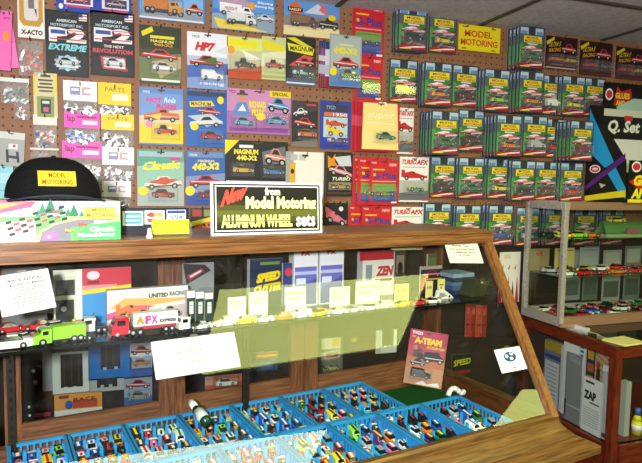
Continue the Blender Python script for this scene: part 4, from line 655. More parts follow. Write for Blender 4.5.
mb.build('panel', t); MB().box(-.02, .02, .006, .05, 0, .003, 'd8d8d8').build('easel_foot', t)

# ------------------------------------------------------------------ on the black shelf inside
SZ = -.2
def sst(label, x0, y0, x1, v, bg, items, **k): return stand(label, x0, y0, x1, v, bg, items, base=SZ, **k)
sst('dark grey panel pack standing behind the track rental notice', 3, 258, 46, .19, '5b5c60', [('r', .2, .3, .8, .8, '4c4d52')])
sst('white framed tall pack with two dark openings, beside the rental notice', 53, 270, 82, .18, 'c8cbb8', [('r', 0, 0, .0, 0, 'c8cbb8'), ('r', .02, .05, .98, .12, 'd8dac0'), ('r', .06, .18, .74, .46, '2a2826'), ('r', .06, .54, .7, .98, '1f1f20'), ('o', .34, .7, .1, .05, 'd8dcdc'), ('r', .78, 0, 1, 1, 'd4d6d0')], name='track_package', cat='track package')
sst('red yellow and blue backing card standing behind the silver truck package', 82, 268, 131, .17, 'c2283a', [('r', 0, .3, .7, .42, 'd88090'), ('p', [(0, .38), (1, .32), (1, .42), (0, .5)], 'e0c22c'), ('p', [(0, .46), (1, .4), (1, 1), (0, 1)], '2f8acc'), ('r', .5, .4, 1, 1, '8a9094'), ('o', .22, .12, .13, .08, 'd8c8d0'), ('r', .1, .22, .34, .27, '6a1c2c')], name='hang_card')
sst('silver package with orange racer print, behind the red lorry and trailer', 107, 288, 188, .11, 'cfcfcb', [('r', .02, .02, .98, .1, 'e2e2de'), ('t', 'UNITED', .5, .16, .74, .28, '2a2a2e', {'bold': .05}), ('t', 'RACING', .76, .14, .97, .26, '2a2a2e', {'bold': .03}), ('p', [(.02, .5), (.2, .24), (.5, .28), (.98, .34), (.98, .4), (.4, .5)], 'e8a05a'), ('p', [(0, .62), (.3, .44), (.6, .5), (.3, .6), (0, .8)], 'd8508a'), ('p', [(0, .85), (.5, .6), (.98, .5), (.98, .9), (0, .98)], 'b8a8a6'), ('c', .1, .3, .5, .8, 'd86a3a', 'f1', .1), ('r', .66, .56, .8, .66, 'e8e8e4'), ('c', .62, .5, .9, .8, 'b88a8a', 'sports', 0)], t=.02)
sst('grey pack with dark slanted red-lettered label, behind the dark green packs', 183, 263, 214, .18, '85878a', [('p', [(0, 0), (.7, .04), (.9, .16), (.1, .42)], '2a2426'), ('p', [(.1, .24), (.6, .1), (.7, .16), (.2, .36)], '8a2a3a'), ('p', [(.2, .25), (.56, .14), (.6, .17), (.24, .29)], 'd8c8cc'), ('r', .5, .5, 1, 1, '74767a')])
for k in range(3): sst('dark green film pack with pale label, ' + ['beside the silver truck package', 'middle of the dark green trio', 'at the mirrored light end of the trio'][k], 187+k*9, 291+k, 195+k*9, .09, '1a2f26', [('r', .0, 0, 1, .22, 'e4e8e4'), ('r', .3, .34, .8, .74, 'cfdccf'), ('r', .36, .44, .7, .48, '6a8a7a')], t=.016, name='film_pack', group='dark green film packs')
sst('dark blue box with yellow slanted lettering under the black sign', 250, 259, 283, .17, '1d2a4a', [('t', 'SPEED', .18, .3, .9, .5, 'e8c81c', {'bold': .08, 'sh': .2, 'rise': .06}), ('t', 'CUTTER', .1, .54, .95, .72, 'e8c81c', {'bold': .08, 'sh': .2, 'rise': .06}), ('r', .3, .06, .9, .12, '6a8a3a')], t=.02)
sst('blue card with red spot and pale square, beside the white purple boxes', 283, 263, 301, .15, '2a3a7a', [('o', .3, .2, .2, .1, 'c83a4a'), ('r', .55, .05, .95, .4, '8aa8d0'), ('r', .1, .55, .95, .95, 'e8e8e4')])
for k in range(2): sst('white and purple film box with red top lettering, ' + ['nearer the black sign middle', 'nearer the red topped box'][k], 294+k*26, 250-k*1.5, 318+k*26, .14, 'e9e9ee', [('t', 'FX', .3, .03, .7, .1, 'c83040', {'bold': .06}), ('r', .04, .3, .96, .98, '6a6ac0'), ('r', .04, .38, .96, .44, 'b8b8e4'), ('r', .1, .5, .5, .6, 'd8d8f0'), ('p', [(.04, .7), (.96, .5), (.96, .98), (.04, .98)], '4a4a9a')], t=.03, name='film_box', cat='box')
sst('red topped white box with red lettering, by the oak end of the shelf', 363, 251, 394, .18, 'e6dfd4', [('r', -.1, 0, 1, .2, 'b82a30'), ('r', .1, .3, .3, .9, '8a929a'), ('t', 'ZEN', .42, .34, .95, .56, 'c03038', {'bold': .06, 'sh': .2}), ('r', .4, .62, .95, .68, '6a2a2a')], t=.03, name='film_box', cat='box')
sst('small dark picture card behind the glass next to the red topped box', 395, 251, 406, .18, '4a3e30', [('r', .15, .1, .85, .5, '8a8068'), ('o', .5, .4, .25, .15, '2a2420')])
sst('small olive green card hanging low behind the shelf cars', 428, 254, 437, .17, '5a6438', [('r', .1, .1, .9, .4, '6a7440')])
sst('dark card with red car print and yellow stripe, near the price tags', 421, 266, 442, .15, '2c2a2c', [('r', 0, 0, 1, .12, 'b8a8a0'), ('c', .05, .14, .98, .42, 'b82a2e', 'sports', 0), ('p', [(0, .5), (.3, .3), (.4, .36), (.1, .9), (0, .9)], 'c83a2e'), ('r', .3, .46, 1, .52, 'd8a83a')])
for k in range(5):                                                   # stacked flat boxes
    a = onv(447, 280, .12); b = onv(468, 280, .12); w_ = b[0]-a[0]; hh = .013
    t = thing('flat_box', 'flat ' + ['navy', 'steel blue', 'grey blue', 'dark slate', 'pale blue'][k] + ' box, ' + ['lowest', 'second up', 'third up', 'fourth up', 'topmost'][k] + ' of the pile by the olive box', 'box', W((a[0]+b[0])/2+rnd.uniform(-.003, .003), .09, SZ+k*hh), CA, 'flat boxes piled on the shelf')
    MB().bbox(-w_/2, w_/2, 0, .08, 0, hh-.0005, ['24345a', '3f5a80', '5a6f88', '2f3c4c', '8aa0b8'][k], .001).build('carton', t)
a, b = onv(470, 295, .04), onv(488, 283, .04)
t = thing('display_box', 'dark olive slanted box on the shelf by the oak corner post', 'box', W((a[0]+b[0])/2, .04, SZ), CA); mb = MB(); w_ = b[0]-a[0]
mb.add([(x, y, z) for y in (0, .05) for x, z in ((-w_*.5, .002), (w_*.35, .0), (w_*.6, .045), (-w_*.2, .052))], [(0, 1, 2, 3), (7, 6, 5, 4), (0, 4, 5, 1), (1, 5, 6, 2), (2, 6, 7, 3), (3, 7, 4, 0)], '3b3c22'); art(mb, w_, .05, [('r', .6, .1, .72, .2, 'c8c8a0')], 0, x0=-w_/2); mb.build('carton', t)
def onshelf(px, py): u_, v_, _ = oncz(px, py, SZ); return u_, v_
def sveh(label, style, col, acc, px, py, L, face=-1, yaw=0.0, name=None, group='toy vehicles on the black shelf', vmin=.012, vmax=.17):
    u_, v_ = onshelf(px, py); hwid = (.26 if style == 'cab' else .22)*L; v_ = min(max(v_, vmin+hwid), vmax); u_ = onv(px, py, v_)[0]
    return toy(name or ('toy_truck' if style in ('truck', 'cab') else 'toy_car'), label, style, CN_.get(col, col), CN_.get(acc, acc), L, W(u_, v_, SZ), CA+yaw+(math.pi if face < 0 else 0), group)
sveh('white sports car at the shelf edge under the rental notice', 'sports', 'white', 'pink', 8, 351, .088, -1)
sveh('white car with black top just behind the lime truck nose', 'sports', 'white', 'black', 24, 341, .062, 1, .9)
sveh('lime green box truck at the shelf front edge', 'truck', 'lime', 'lime', 59, 346, .098, -1, .12)
sveh('small red car low under the rental notice end', 'sports', 'red', 'maroon', 11, 326, .066, 1, .2)
sveh('red car with white stripe above the lime truck cab', 'sports', 'red', 'white', 38, 327, .07, -1)
sveh('white and red sedan between the red cars and the lime truck', 'sedan', 'white', 'red', 52, 330, .06, -1, .3)
sveh('orange red racer behind the yellow tractor unit', 'f1', 'd84a24', 'yellow', 71, 322, .066, -1)
sveh('yellow tractor unit tucked against the lime truck', 'cab', 'yellow', 'orange', 83, 339, .05, -1, -.5)
sveh('white and blue tractor unit between yellow unit and red lorry', 'cab', 'white', 'blue', 94, 332, .055, -1)
sveh('small orange car on the shelf above the red lorry', 'hot', 'e8a024', 'yellow', 121, 327, .05, -1)
sveh('red and white lorry cab at the front of the trailer', 'cab', 'c8283a', 'white', 127, 341, .068, -1, .05)
sveh('white and blue van style tractor unit behind the trailer end', 'cab', 'white', '2f7ac8', 188, 330, .05, -1, .1)
sveh('white low sports car beside the blue and white tractor unit', 'sports', 'white', 'silver', 201, 333, .05, -1)
# trailer
v_ = .035; u_ = 0; a = onv(133, 318, v_); b = onv(177, 318, v_); L_ = b[0]-a[0]
t = thing('toy_trailer', 'white and red racing trailer with orange and pink lettering on the shelf', 'toy trailer', W((a[0]+b[0])/2, v_-.008, SZ), CA, 'toy vehicles on the black shelf')
mb = MB(); mb.bbox(-L_/2, L_/2, 0, .026, .017, .045, 'e4e4e4', .001); mb.box(-L_/2, L_/2, .001, .025, .010, .017, 'a8283a'); art(mb, L_, .028, [('t', 'A', .05, .2, .24, .86, 'e8862a', {'bold': .07}), ('t', 'F', .25, .2, .38, .86, 'd83a7a', {'bold': .07}), ('t', 'X', .38, .2, .54, .86, 'c83a9a', {'bold': .07}), ('t', 'EXPRESS', .58, .55, .96, .82, '2a2a30', {'bold': .06})], 0, zb=.017); mb.build('body', t)
for x in (.22, .36):
    for y in (.002, .024): o = MB().cyl((0, -.003, 0), (0, .003, 0), .0062, '161616', 12).cyl((0, -.0035, 0), (0, .0035, 0), .003, 'dcdcdc', 8).build('wheel', t); o.location = (x*L_, y, .0062)
MB().box(-L_*.3, -L_*.28, .008, .018, 0, .011, '303030').build('landing_leg', t)
# cars under the mirrored light and to its far side
for k, (px, py, c, a, st) in enumerate([(226, 328, 'white', 'yellow', 'van'), (244, 325, 'yellow', 'white', 'sedan'), (262, 323, 'white', 'cyan', 'sports'), (281, 321, 'orange', 'white', 'sports'), (300, 318, 'white', 'silver', 'van'), (318, 316, 'yellow', 'orange', 'sports'),
                                        (336, 314, 'white', 'red', 'sports'), (352, 312, 'white', 'blue', 'sports'), (368, 311, 'white', 'yellow', 'sedan'), (383, 309, 'silver', 'white', 'van'), (400, 307, 'yellow', 'black', 'sports'), (416, 306, 'red', 'yellow', 'sports'), (431, 304, 'white', 'red', 'sports')]):
    sveh(f'{c} toy car with {a} stripe, {ORD[k]} along the shelf edge from the white sports car', st, c, a, px, py, .056, -1, rnd.uniform(-.25, .25))
def tagcard(label, x0, y0, x1, v, items, bg='efe08a'): return stand(label, x0, y0, x1, v, bg, items, base=SZ, name='price_tag', cat='price tag', t=.0015, group='price tags on the shelf')
tagcard('large yellow price tag with red figures, on the shelf by the yellow car', 395, 284, 409, .08, [('t', '9.95', .15, .25, .85, .55, 'c8502a'), ('r', .2, .65, .8, .7, 'a8883a')])
tagcard('middle yellow price tag behind the white and red cars', 426, 281, 433, .09, [('t', '8.95', .15, .3, .85, .5, '6a5a2a')])
tagcard('small yellow price tag beside the white curved track', 438, 279, 445, .09, [('r', .2, .3, .8, .36, '6a5a2a'), ('r', .4, .45, .6, .6, '6a5a2a')])
for k, (x0, x1, y0) in enumerate([(228, 246, 297), (249, 268, 292), (286, 306, 287), (330, 350, 287), (356, 380, 281)]):
    tagcard('pale price card with faint print, ' + ORD[k] + ' in line under the mirrored light', x0, y0, x1, .1, [('r', .1, .2, .9, .3, 'b8b08a'), ('r', .1, .45, .7, .52, 'c8b87a')], 'ece8d4')
u_, v_ = onshelf(449, 300); t = thing('track_piece', 'white curved banked track piece on the shelf behind the last cars', 'toy track', W(u_, .055, SZ), CA); mb = MB()
pts = [(-.036, 0), (-.03, .026), (-.018, .032), (-.004, .028), (.012, .018), (.026, .008), (.034, 0)]
mb.add([(x, y, z) for y in (0, .006) for x, z in pts], [tuple(range(7)), tuple(range(13, 6, -1))]+[(i, i+7, (i+1) % 7+7, (i+1) % 7) for i in range(7)], 'dcdad2'); mb.add([(x, -.0004, z) for x, z in ((-.024, .004), (-.02, .02), (-.006, .018), (.01, .008))], [(0, 1, 2, 3)], '8a8a86'); mb.cyl((.018, -.001, .006), (.018, .0, .006), .004, '2a2a2a', 10); mb.build('curve', t)

# ------------------------------------------------------------------ notices taped to the slanted glass
gp0 = W(0, 0, 0) + Vector((0, 0, -.02)); gA = Vector((TT.x, TT.y, 0)) + Matrix.Rotation(CA, 3, 'Z') @ a_; gN = Matrix.Rotation(CA, 3, 'Z') @ nr
def glass_sign(label, TL, TR, BL, items, bg='cfcfcf', name='paper_notice'):
    P = [onp(x, y, gA - gN*.0022, gN) for x, y in (TL, TR, BL)]
    ex = (P[1]-P[0]); w_ = ex.length; ex.normalize(); up = (P[0]-P[2]); h_ = up.length; up = (up-ex*up.dot(ex)).normalized(); ny = -gN
    mw = Matrix((ex, ny, up)).transposed().to_4x4(); mw.translation = P[2] + ex*w_/2
    t = thing(name, label, 'notice'); t.matrix_world = mw; t.location = mw.translation; t.rotation_euler = mw.to_euler()
    mb = MB(); mb.box(-w_/2, w_/2, -.0006, 0, 0, h_, bg); art(mb, w_, h_, items, -.0006); mb.build('paper', t)
    mb = MB(); mb.box(-.008, .008, -.0009, -.0006, h_-.006, h_+.005, BLIS); mb.build('tape', t); return t
LN = '34343c'
glass_sign('white rental price notice taped to the glass near the game box end', (-6, 277), (47.5, 268.5), (2, 317.5), [('t', 'TRACK RENTAL', .16, .14, .86, .21, '30303a'), ('t', '$2.00/15 MIN', .22, .26, .84, .32, '2a2a32')] + [('r', a, .37+i*.07, b, .385+i*.07, LN) for i, (a, b) in enumerate([(.2, .88), (.34, .72), (.34, .74), (.18, .84), (.3, .8), (.22, .86), (.22, .84)])])
glass_sign('blank looking white notice taped over the mirrored light corner', (152, 342), (235, 331.5), (156, 380), [('t', 'SLOT RACING', .28, .35, .56, .4, '26262c'), ('r', .4, .46, .55, .475, LN), ('r', .28, .56, .44, .575, LN), ('r', .48, .56, .6, .575, LN), ('r', .34, .66, .6, .675, LN)], 'c4c4c4')
glass_sign('white lettered notice taped under the oak rail by the corner post', (448, 242.5), (481, 243.5), (450, 263), [('t', 'Rental Cars', .22, .12, .72, .22, '3a2c3a'), ('t', 'for one hour time', .12, .28, .84, .38, '3a2c3a'), ('t', '3 different cars', .18, .44, .8, .53, '3a2c3a'), ('t', '$ 10.00', .34, .59, .66, .68, '3a2c3a'), ('r', .1, .76, .92, .785, '9a8a9a')], 'dcdad0')
glass_sign('small white card with dark blue globe emblem, beside the oak post', (496, 350), (521, 346), (502, 373.5), [('o', .5, .38, .24, .22, '1f3a7a'), ('o', .38, .34, .06, .08, 'e8eef4'), ('o', .54, .46, .07, .07, 'e8eef4'), ('p', [(.52, .2), (.66, .26), (.62, .34), (.52, .3)], 'e8eef4'), ('r', .25, .68, .75, .71, '6a7a9a'), ('r', .4, .84, .62, .88, '4a5a8a')], 'f2f2f2')

# ------------------------------------------------------------------ the blue trays and their cars
TB = bpy.data.materials.new('blue_tray_plastic'); nt, N_, L_ = nodes(TB); b_p = N_['Principled BSDF']; b_p.inputs['Base Color'].default_value = lin('3db2f4'); b_p.inputs['Roughness'].default_value = .35
tl_ = N_.new('ShaderNodeBsdfTranslucent'); tl_.inputs[0].default_value = lin('3db2f4'); mx_ = N_.new('ShaderNodeMixShader'); mx_.inputs[0].default_value = .35
L_.new(b_p.outputs[0], mx_.inputs[1]); L_.new(tl_.outputs[0], mx_.inputs[2]); L_.new(mx_.outputs[0], N_['Material Output'].inputs[0])
RE = [-1.245, -1.12, -.99, -.853, -.708, -.56, -.42, -.279]; FE = [-.97, -.825, -.68, -.535, -.385, -.236, -.093]
FZ, TH = -.522, .048
def tray_meshes(w_, d_):
    b = MB(); b.box(-w_/2, w_/2, -d_/2, d_/2, 0, .013, TB)
    def side(n, ln, T):
        m_ = MB(); m_.box(-ln/2, ln/2, -.002, .002, TH-.008, TH-.0021, TB, T); m_.box(-ln/2, ln/2, -.0042, .0042, TH-.002, TH, TB, T); m_.box(-ln/2, ln/2, -.0015, .0015, .003, .012, TB, T)
        k = int(ln/.0135)
        for i in range(k+1): x = -ln/2+ln*i/k; m_.box(max(-ln/2, x-.0022), min(ln/2, x+.0019), -.0014, .0014, .012, TH-.007, TB, T)
        return m_
    R = Matrix.Rotation(math.pi/2, 4, 'Z')
    S = [side(0, w_, Matrix.Translation((0, s*(d_/2-.002), 0))) for s in (-1, 1)] + [side(0, d_-.008, Matrix.Translation((s*(w_/2-.002), 0, 0)) @ R) for s in (-1, 1)]
    return b, S
NR, NC = 4, 4
CARCOL = [('yellow', 'black'), ('red', 'white'), ('white', 'red'), ('black', 'yellow'), ('orange', 'white'), ('green', 'yellow'), ('blue', 'white'), ('white', 'blue'), ('lime', 'black'), ('maroon', 'silver'), ('silver', 'red'), ('pink', 'white'), ('black', 'red'), ('white', 'green'), ('yellow', 'red'), ('purple', 'yellow'), ('brown', 'white'), ('cyan', 'orange'), ('red', 'yellow')]
SPEC = {('back', 0): [('pink', 'white'), ('blue', 'silver'), ('yellow', 'red')], ('front', 4): [('maroon', 'silver'), ('black', 'red'), ('white', 'blue'), ('orange', 'yellow')]}
def tray(label, u0, u1, v0, v1, key, tname):
    w_, d_ = u1-u0-.002, v1-v0
    t = thing('plastic_tray', label, 'tray', W((u0+u1)/2, (v0+v1)/2, FZ), CA, 'blue trays of cars in the showcase')
    b, S = tray_meshes(w_, d_); b.build('base', t)
    for s in S: s.build('slotted_side', t)
    ps = d_/NR; sw = (w_-.01)/NC
    for r in range(NR):
        y0 = d_/2-.006-ps*(r+.0)-.006
        m_ = MB()
        prof = [(y0-ps*.1, .003), (y0+.003-ps*.02, .003), (y0+.0035, .018), (y0+.0005, .018)]
        m_.prism(prof, -w_/2+.004, w_/2-.004, TB)
        for c in range(NC+1):                                        # rounded tabs between the cars
            x = -w_/2+.005+sw*c; x = min(max(x, -w_/2+.009), w_/2-.009)
            yy = y0-.004-ps*.36
            m_.add([(x+dx, yy+dy, z) for dy in (0, .004) for dx, z in ((-.004, .003), (.004, .003), (.004, .036), (.0025, .042), (-.0025, .042), (-.004, .036))], [(0, 1, 2, 3, 4, 5), (11, 10, 9, 8, 7, 6)]+[(i, i+6, (i+1) % 6+6, (i+1) % 6) for i in range(6)], TB)
        m_.build('divider', t)
        for c in range(NC):
            st = rnd.choice(['sports', 'sedan', 'sports', 'hot', 'f1', 'van', 'sedan'])
            pool = SPEC.get(key) if key in SPEC and rnd.random() < .55 else CARCOL
            col, acc = rnd.choice(pool)
            L = .05; x = -w_/2+.005+sw*(c+.5); pitch = math.radians(9)
            # nose towards the front of the case and down, tail leaning on the divider behind
            loc = W((u0+u1)/2, (v0+v1)/2, FZ) + CD*x + CN*(y0-.004-L*.5*math.cos(pitch)) + Vector((0, 0, .0132+L*.33*math.sin(pitch)))
            lab = f'{col} toy car with {acc} stripe, {["back", "second", "third", "front"][r]} line, {["first", "second", "third", "last"][c]} column, {tname}'
            o = toy('toy_car', lab, st, CN_[col], CN_[acc], L, loc, 0, 'toy cars in the blue trays', wheels=True)
            o.scale = (1, 1.15, 1.25)
            o.rotation_euler = (Matrix.Rotation(CA, 3, 'Z') @ Matrix.Rotation(-math.pi/2+rnd.uniform(-.12, .12), 3, 'Z') @ Matrix.Rotation(pitch, 3, 'Y')).to_euler()
n = len(RE)-1
for i in range(n):
    k = n-1-i; tray(f'blue slotted tray of toy cars in the back row, {ORD[k]} from the green felt', RE[i], RE[i+1], -.002, .222, ('back', i), f'{ORD[k]} back tray')
n = len(FE)-1
for i in range(n):
    k = n-1-i; tray(f'blue slotted tray of toy cars in the front row, {ORD[k]} from the oak corner post', FE[i], FE[i+1], -.230, -.006, ('front', i), f'{ORD[k]} front tray')
t = thing('felt_mat', 'dark green felt mat on the showcase floor beside the blue trays', 'mat', W(-.147, .11, FZ), CA); MB().bbox(-.125, .125, -.105, .112, 0, .003, FELT, .001).build('mat', t)
# pink action card on the felt
p = hz(422, 388, ZT+FZ+.003); w_, h_ = .122, .176
t = thing('blister_card', 'pink and orange action card with black van, propped up on the green felt', 'packaged toy car', p, 0)
t.rotation_euler = (Matrix.Rotation(math.radians(-30), 3, 'Z') @ Matrix.Rotation(math.radians(-12), 3, 'X') @ Matrix.Rotation(math.radians(6), 3, 'Y')).to_euler(); t.location.z += .007
backing(w_, h_, 'bc2450', [('p', [(0, .3), (1, .24), (1, .5), (0, .52)], 'b83e50'), ('p', [(0, .5), (1, .46), (1, .72), (0, .7)], 'b8684a'), ('p', [(0, .7), (1, .66), (1, 1), (0, 1)], 'bc8464'), ('t', 'TYCO', .06, .03, .34, .09, 'f4eef0', {'bold': .06}), ('t', 'THE', .06, .12, .16, .15, 'f0d040'), ('t', 'A-TEAM', .14, .13, .86, .25, 'f0c82a', {'bold': .08}), ('t', 'ACTION VAN', .48, .27, .94, .32, 'e8d030', {'sh': .2}),
    ('p', [(.14, .5), (.16, .32), (.26, .28), (.36, .36), (.34, .5)], '5a3a34'), ('o', .2, .33, .06, .045, 'b87a5a'), ('o', .33, .38, .06, .045, '6a4030'), ('p', [(.3, .52), (.27, .42), (.42, .42), (.44, .52)], '2c2a34'), ('c', .44, .36, .98, .58, '1f1f24', 'van', .03), ('c', .1, .5, .5, .66, '3a3436', 'sports', 0), ('p', [(.3, .98), (.5, .9), (.6, .96), (.9, .9), (.94, .98)], 'e4dcd4')], 'b06a78').build('backing', t)
fill_card(t, w_, h_, [(.12, .68, .72, .9, 'van', '17181c', '3a1a1a')])
# white clip, bottle, grey track bits
p = W(-.106, -.009, FZ+TH-.0005); t = thing('plastic_clip', 'white curved plastic clip lying on the rim of the front tray by the felt', 'clip', p + Vector((0, 0, .0075)), CA)
MB().tube([(-.03, 0, 0), (-.02, .004, .012), (-.008, .004, .018), (.004, 0, .013), (.012, -.004, .004), (.022, -.004, .0), (.03, 0, .004)], .0075, 'e4e4e2', 8).build('clip', t)
p = hz(489, 401, ZT+FZ); t = thing('track_piece', 'short grey straight track piece on the showcase floor by the end rail', 'toy track', p, CA+1.2)
MB().bbox(-.045, .045, -.018, .018, 0, .006, '6a6668', .001).box(-.045, .045, -.007, -.006, .006, .0064, 'b8b8b8').box(-.045, .045, .006, .007, .006, .0064, 'b8b8b8').build('track', t)
B0 = onp(208, 424, W(0, .10, 0), CN); B1 = onp(191, 402, W(0, .185, 0), CN); dd = (B1-B0); Lb = dd.length; t = thing('oil_bottle', 'dark green bottle with white cap lying across a blue tray', 'bottle', B0)
t.rotation_euler = dd.to_track_quat('Z', 'Y').to_euler(); r = .0135
MB().cyl((0, 0, 0), (0, 0, Lb*.62), r, M('123a24', .25), 16).cyl((0, 0, Lb*.62), (0, 0, Lb*.74), r, M('123a24', .25), 16, .008).build('body', t)
MB().cyl((0, 0, Lb*.2), (0, 0, Lb*.56), r+.0004, 'd4dcd6', 16).build('label', t); MB().cyl((0, 0, Lb*.74), (0, 0, Lb), .0095, 'eeeeea', 14).build('cap', t)

# ------------------------------------------------------------------ glass cabinet by the wall: wooden base, aluminium glass case above
KX, KF, KB, KZ = 1.572, 1.485, 1.995, 1.07
t = thing('wooden_cabinet', 'mahogany counter cabinet with glass side and glass top by the pegboard', 'cabinet', (KX, KF, 0)); KR = 1.5
def kp(mb, name, par=None): return mb.build(name, par or t)
D_ = KB-KF; LZ = onp(612, 443, (KX+.02, 0, 0), (1, 0, 0)).z-.01
for pb in ((0, .03, 0, .03), (0, .03, D_-.04, D_), (KR-.04, KR, 0, .04)): kp(MB().bbox(*pb, 0, KZ-.04, MAHV, .002), 'post')
mb = MB(); mb.bbox(0, .03, 0, D_, KZ-.04, KZ, MAH, .002); mb.bbox(.03, KR, 0, .03, KZ-.04, KZ, MAHX, .002); mb.bbox(.05, KR, D_-.03, D_, KZ-.045, KZ, MAHX, .004); kp(mb, 'top_frame')
mb = MB(); mb.bbox(.002, .03, .045, D_-.04, LZ-.07, LZ, MAH, .003); mb.bbox(.002, .03, .045, D_-.04, 0, .08, MAH, .003); mb.box(.045, KR-.04, .004, .03, LZ-.07, LZ, MAHX); kp(mb, 'lower_rails')
kp(MB().box(-.003, KR, -.003, D_-.03, KZ, KZ+.005, GLASS), 'glass_top'); kp(MB().box(.012, .016, .045, D_-.04, LZ, KZ-.045, GLASS), 'side_glass'); kp(MB().box(.045, KR-.04, .012, .016, LZ, KZ-.045, GLASS), 'front_glass')
kp(MB().box(.018, KR, .018, D_, LZ-.02, LZ, MAH), 'inner_shelf'); kp(MB().box(.018, KR, D_-.012, D_, LZ, KZ-.045, M('3a2a22', .7)), 'back_panel'); kp(MB().box(.002, .03, .045, D_-.04, .08, LZ-.07, MAH), 'lower_side_panel'); kp(MB().box(.045, KR-.04, .004, .02, .0, LZ-.07, MAHX), 'lower_front_panel')
def kpack(label, x0, y0, x1, xx, bg, items, name='package', th=.008, ex=()):
    A, B = onp(x0, y0, (xx, 0, 0), (1, 0, 0)), onp(x1, y0, (xx, 0, 0), (1, 0, 0)); w_ = abs(A.y-B.y); h_ = (A.z+B.z)/2-LZ
    o = thing(name, label, 'package', (xx, (A.y+B.y)/2, LZ), -math.pi/2)
    mb = MB(); mb.box(-w_/2, w_/2, 0, th, 0, h_, 'b8b4aa'); art(mb, w_, h_, [('r', 0, 0, 1, 1, bg)]+items, 0); mb.build('pack', o); return o
x_ = KX+.03
kpack('grey blue pack with yellow top, at the back of the cabinet side', 545, 342, 562, x_+.03, '6a7488', [('r', 0, 0, 1, .14, 'a8922e'), ('r', .05, .2, .95, .26, '3a3f6a'), ('r', .08, .3, .92, .98, 'b8bcc0')] + [('r', .2, .36+.06*i, .8, .38+.06*i, '8a9098') for i in range(9)], th=.02)
kpack('tall white pack with vertical blue lettering behind the cabinet glass', 565, 325, 587, x_+.03, 'd4d8da', [('r', .0, .02, .7, .3, 'e2e4e4')] + [('r', .78, .06+.045*i, .94, .085+.045*i, '2f6a9a') for i in range(7)] + [('p', [(.2, .5), (.4, .34), (.6, .4), (.5, .6)], '7a4a44'), ('o', .3, .34, .1, .03, 'a8545a')], th=.015)
kpack('dark green strip pack with amber squares behind the cabinet glass', 588, 333, 597, x_+.03, '1f3a2c', [('r', .15, .06+.13*i, .85, .15+.13*i, ['c87a3a', 'b8923a', 'a85a34'][i % 3]) for i in range(6)], th=.012)
kpack('tan striped tall pack, next to the cabinet corner post', 597, 338, 613, x_+.03, 'b89a78', [('p', [(.0, .06*i), (1, .06*i+.1), (1, .06*i+.115), (0, .06*i+.012)], '8a6a4a') for i in range(1, 8)] + [('o', .2, .3, .14, .04, 'a83a2a'), ('r', .1, .34, .34, .6, '3a2a2a')], th=.012)
kpack('grey tall clear-wrapped pack leaning before the white pack', 567, 354, 583, x_+.004, '7d7f80', [('p', [(.1, .04), (.5, .0), (.9, .08), (.8, .14), (.3, .12)], '8f9192'), ('r', .0, .76, 1, .78, 'a8a8a6'), ('r', .0, .7, .1, .95, '2a3050')], th=.006)
kpack('white glue pack with bold black lettering in front of the cabinet', 583, 379, 603, x_-.004, 'cfd2d0', [('r', .15, .06, .6, .1, '2a2a2a'), ('t', 'ZAP', .1, .24, .72, .4, '1a1a1c', {'bold': .06}), ('r', .4, .43, .9, .46, '5a5a5a')] + [('r', .1, .55+.045*i, .9, .565+.045*i, '9a9c9c') for i in range(8)], th=.006)
kpack('silver grey wrapped pack at the cabinet corner post', 603, 366, 617, x_+.004, 'a6a8a8', [('p', [(0, .02), (1, 0), (1, .06), (0, .1)], 'd0d2d2'), ('p', [(.2, .1), (.3, .1), (.5, .9), (.4, .9)], 'b8baba'), ('r', .1, .92, .5, .98, '3a3a5a')], th=.006)
B = onp(638, 447, (0, KF+.06, 0), (0, 1, 0)); o = thing('paint_bottle', 'yellow capped blue bottle inside the cabinet front', 'bottle', (B.x, KF+.07, LZ)); MB().cyl((0, 0, 0), (0, 0, .05), .018, 'c8c22a', 14).cyl((0, 0, .05), (0, 0, .07), .018, 'c8c22a', 14, .008).build('body', o); MB().cyl((0, 0, .07), (0, 0, .095), .01, '3a5aa0', 12).build('cap', o); MB().cyl((0, 0, .012), (0, 0, .036), .0184, 'd8d8d2', 14).build('label', o)
B = onp(628, 447, (0, KF+.05, 0), (0, 1, 0)); o = thing('package', 'tall pale grey pack just inside the cabinet front', 'package', (B.x, KF+.06, LZ)); MB().bbox(-.012, .012, 0, .03, 0, .2, '9a9c98', .001).build('pack', o)
p = hz(624, 342, KZ+.0055); o = thing('note_pad', 'pale yellow note pad lying on the glass cabinet top', 'note pad', p, .1); MB().bbox(-.055, .055, -.045, .045, 0, .006, 'd8d088', .001).build('pad', o)
# upper case
UX, UF, UB, UZ0, UZ1, UR = KX+.0, 1.757, 1.985, KZ+.0055, onp(566, 202, (0, 1.757, 0), (0, 1, 0)).z, 1.3
t = thing('glass_case', 'aluminium framed glass display case of small cars on the mahogany cabinet', 'display case', (UX, UF, UZ0)); Hc = UZ1-UZ0; Dc = UB-UF; s = .02
mb = MB(); mb.bbox(0, s, 0, s, 0, Hc, BRUSH, .002); mb.bbox(0, s, Dc-s, Dc, 0, Hc, BRUSH, .002); mb.bbox(UR-s, UR, 0, s, 0, Hc, BRUSH, .002)
WARM_REFL = M('b58e74', .35, .5)  # front rails: warm tint painted in to imitate a reddish reflection
for z, hb in ((0, .036), (Hc-.03, .03)): mb.bbox(0, s, s, Dc-s, z, z+hb, BRUSH, .002); mb.bbox(s, UR-s, 0, s, z, z+hb, WARM_REFL, .002); mb.bbox(s, UR-s, Dc-s, Dc, z, z+hb, BRUSH, .002)
mb.bbox(-.006, UR, -.012, 0, 0, .014, WARM_REFL, .002)
mb.build('frame', t)
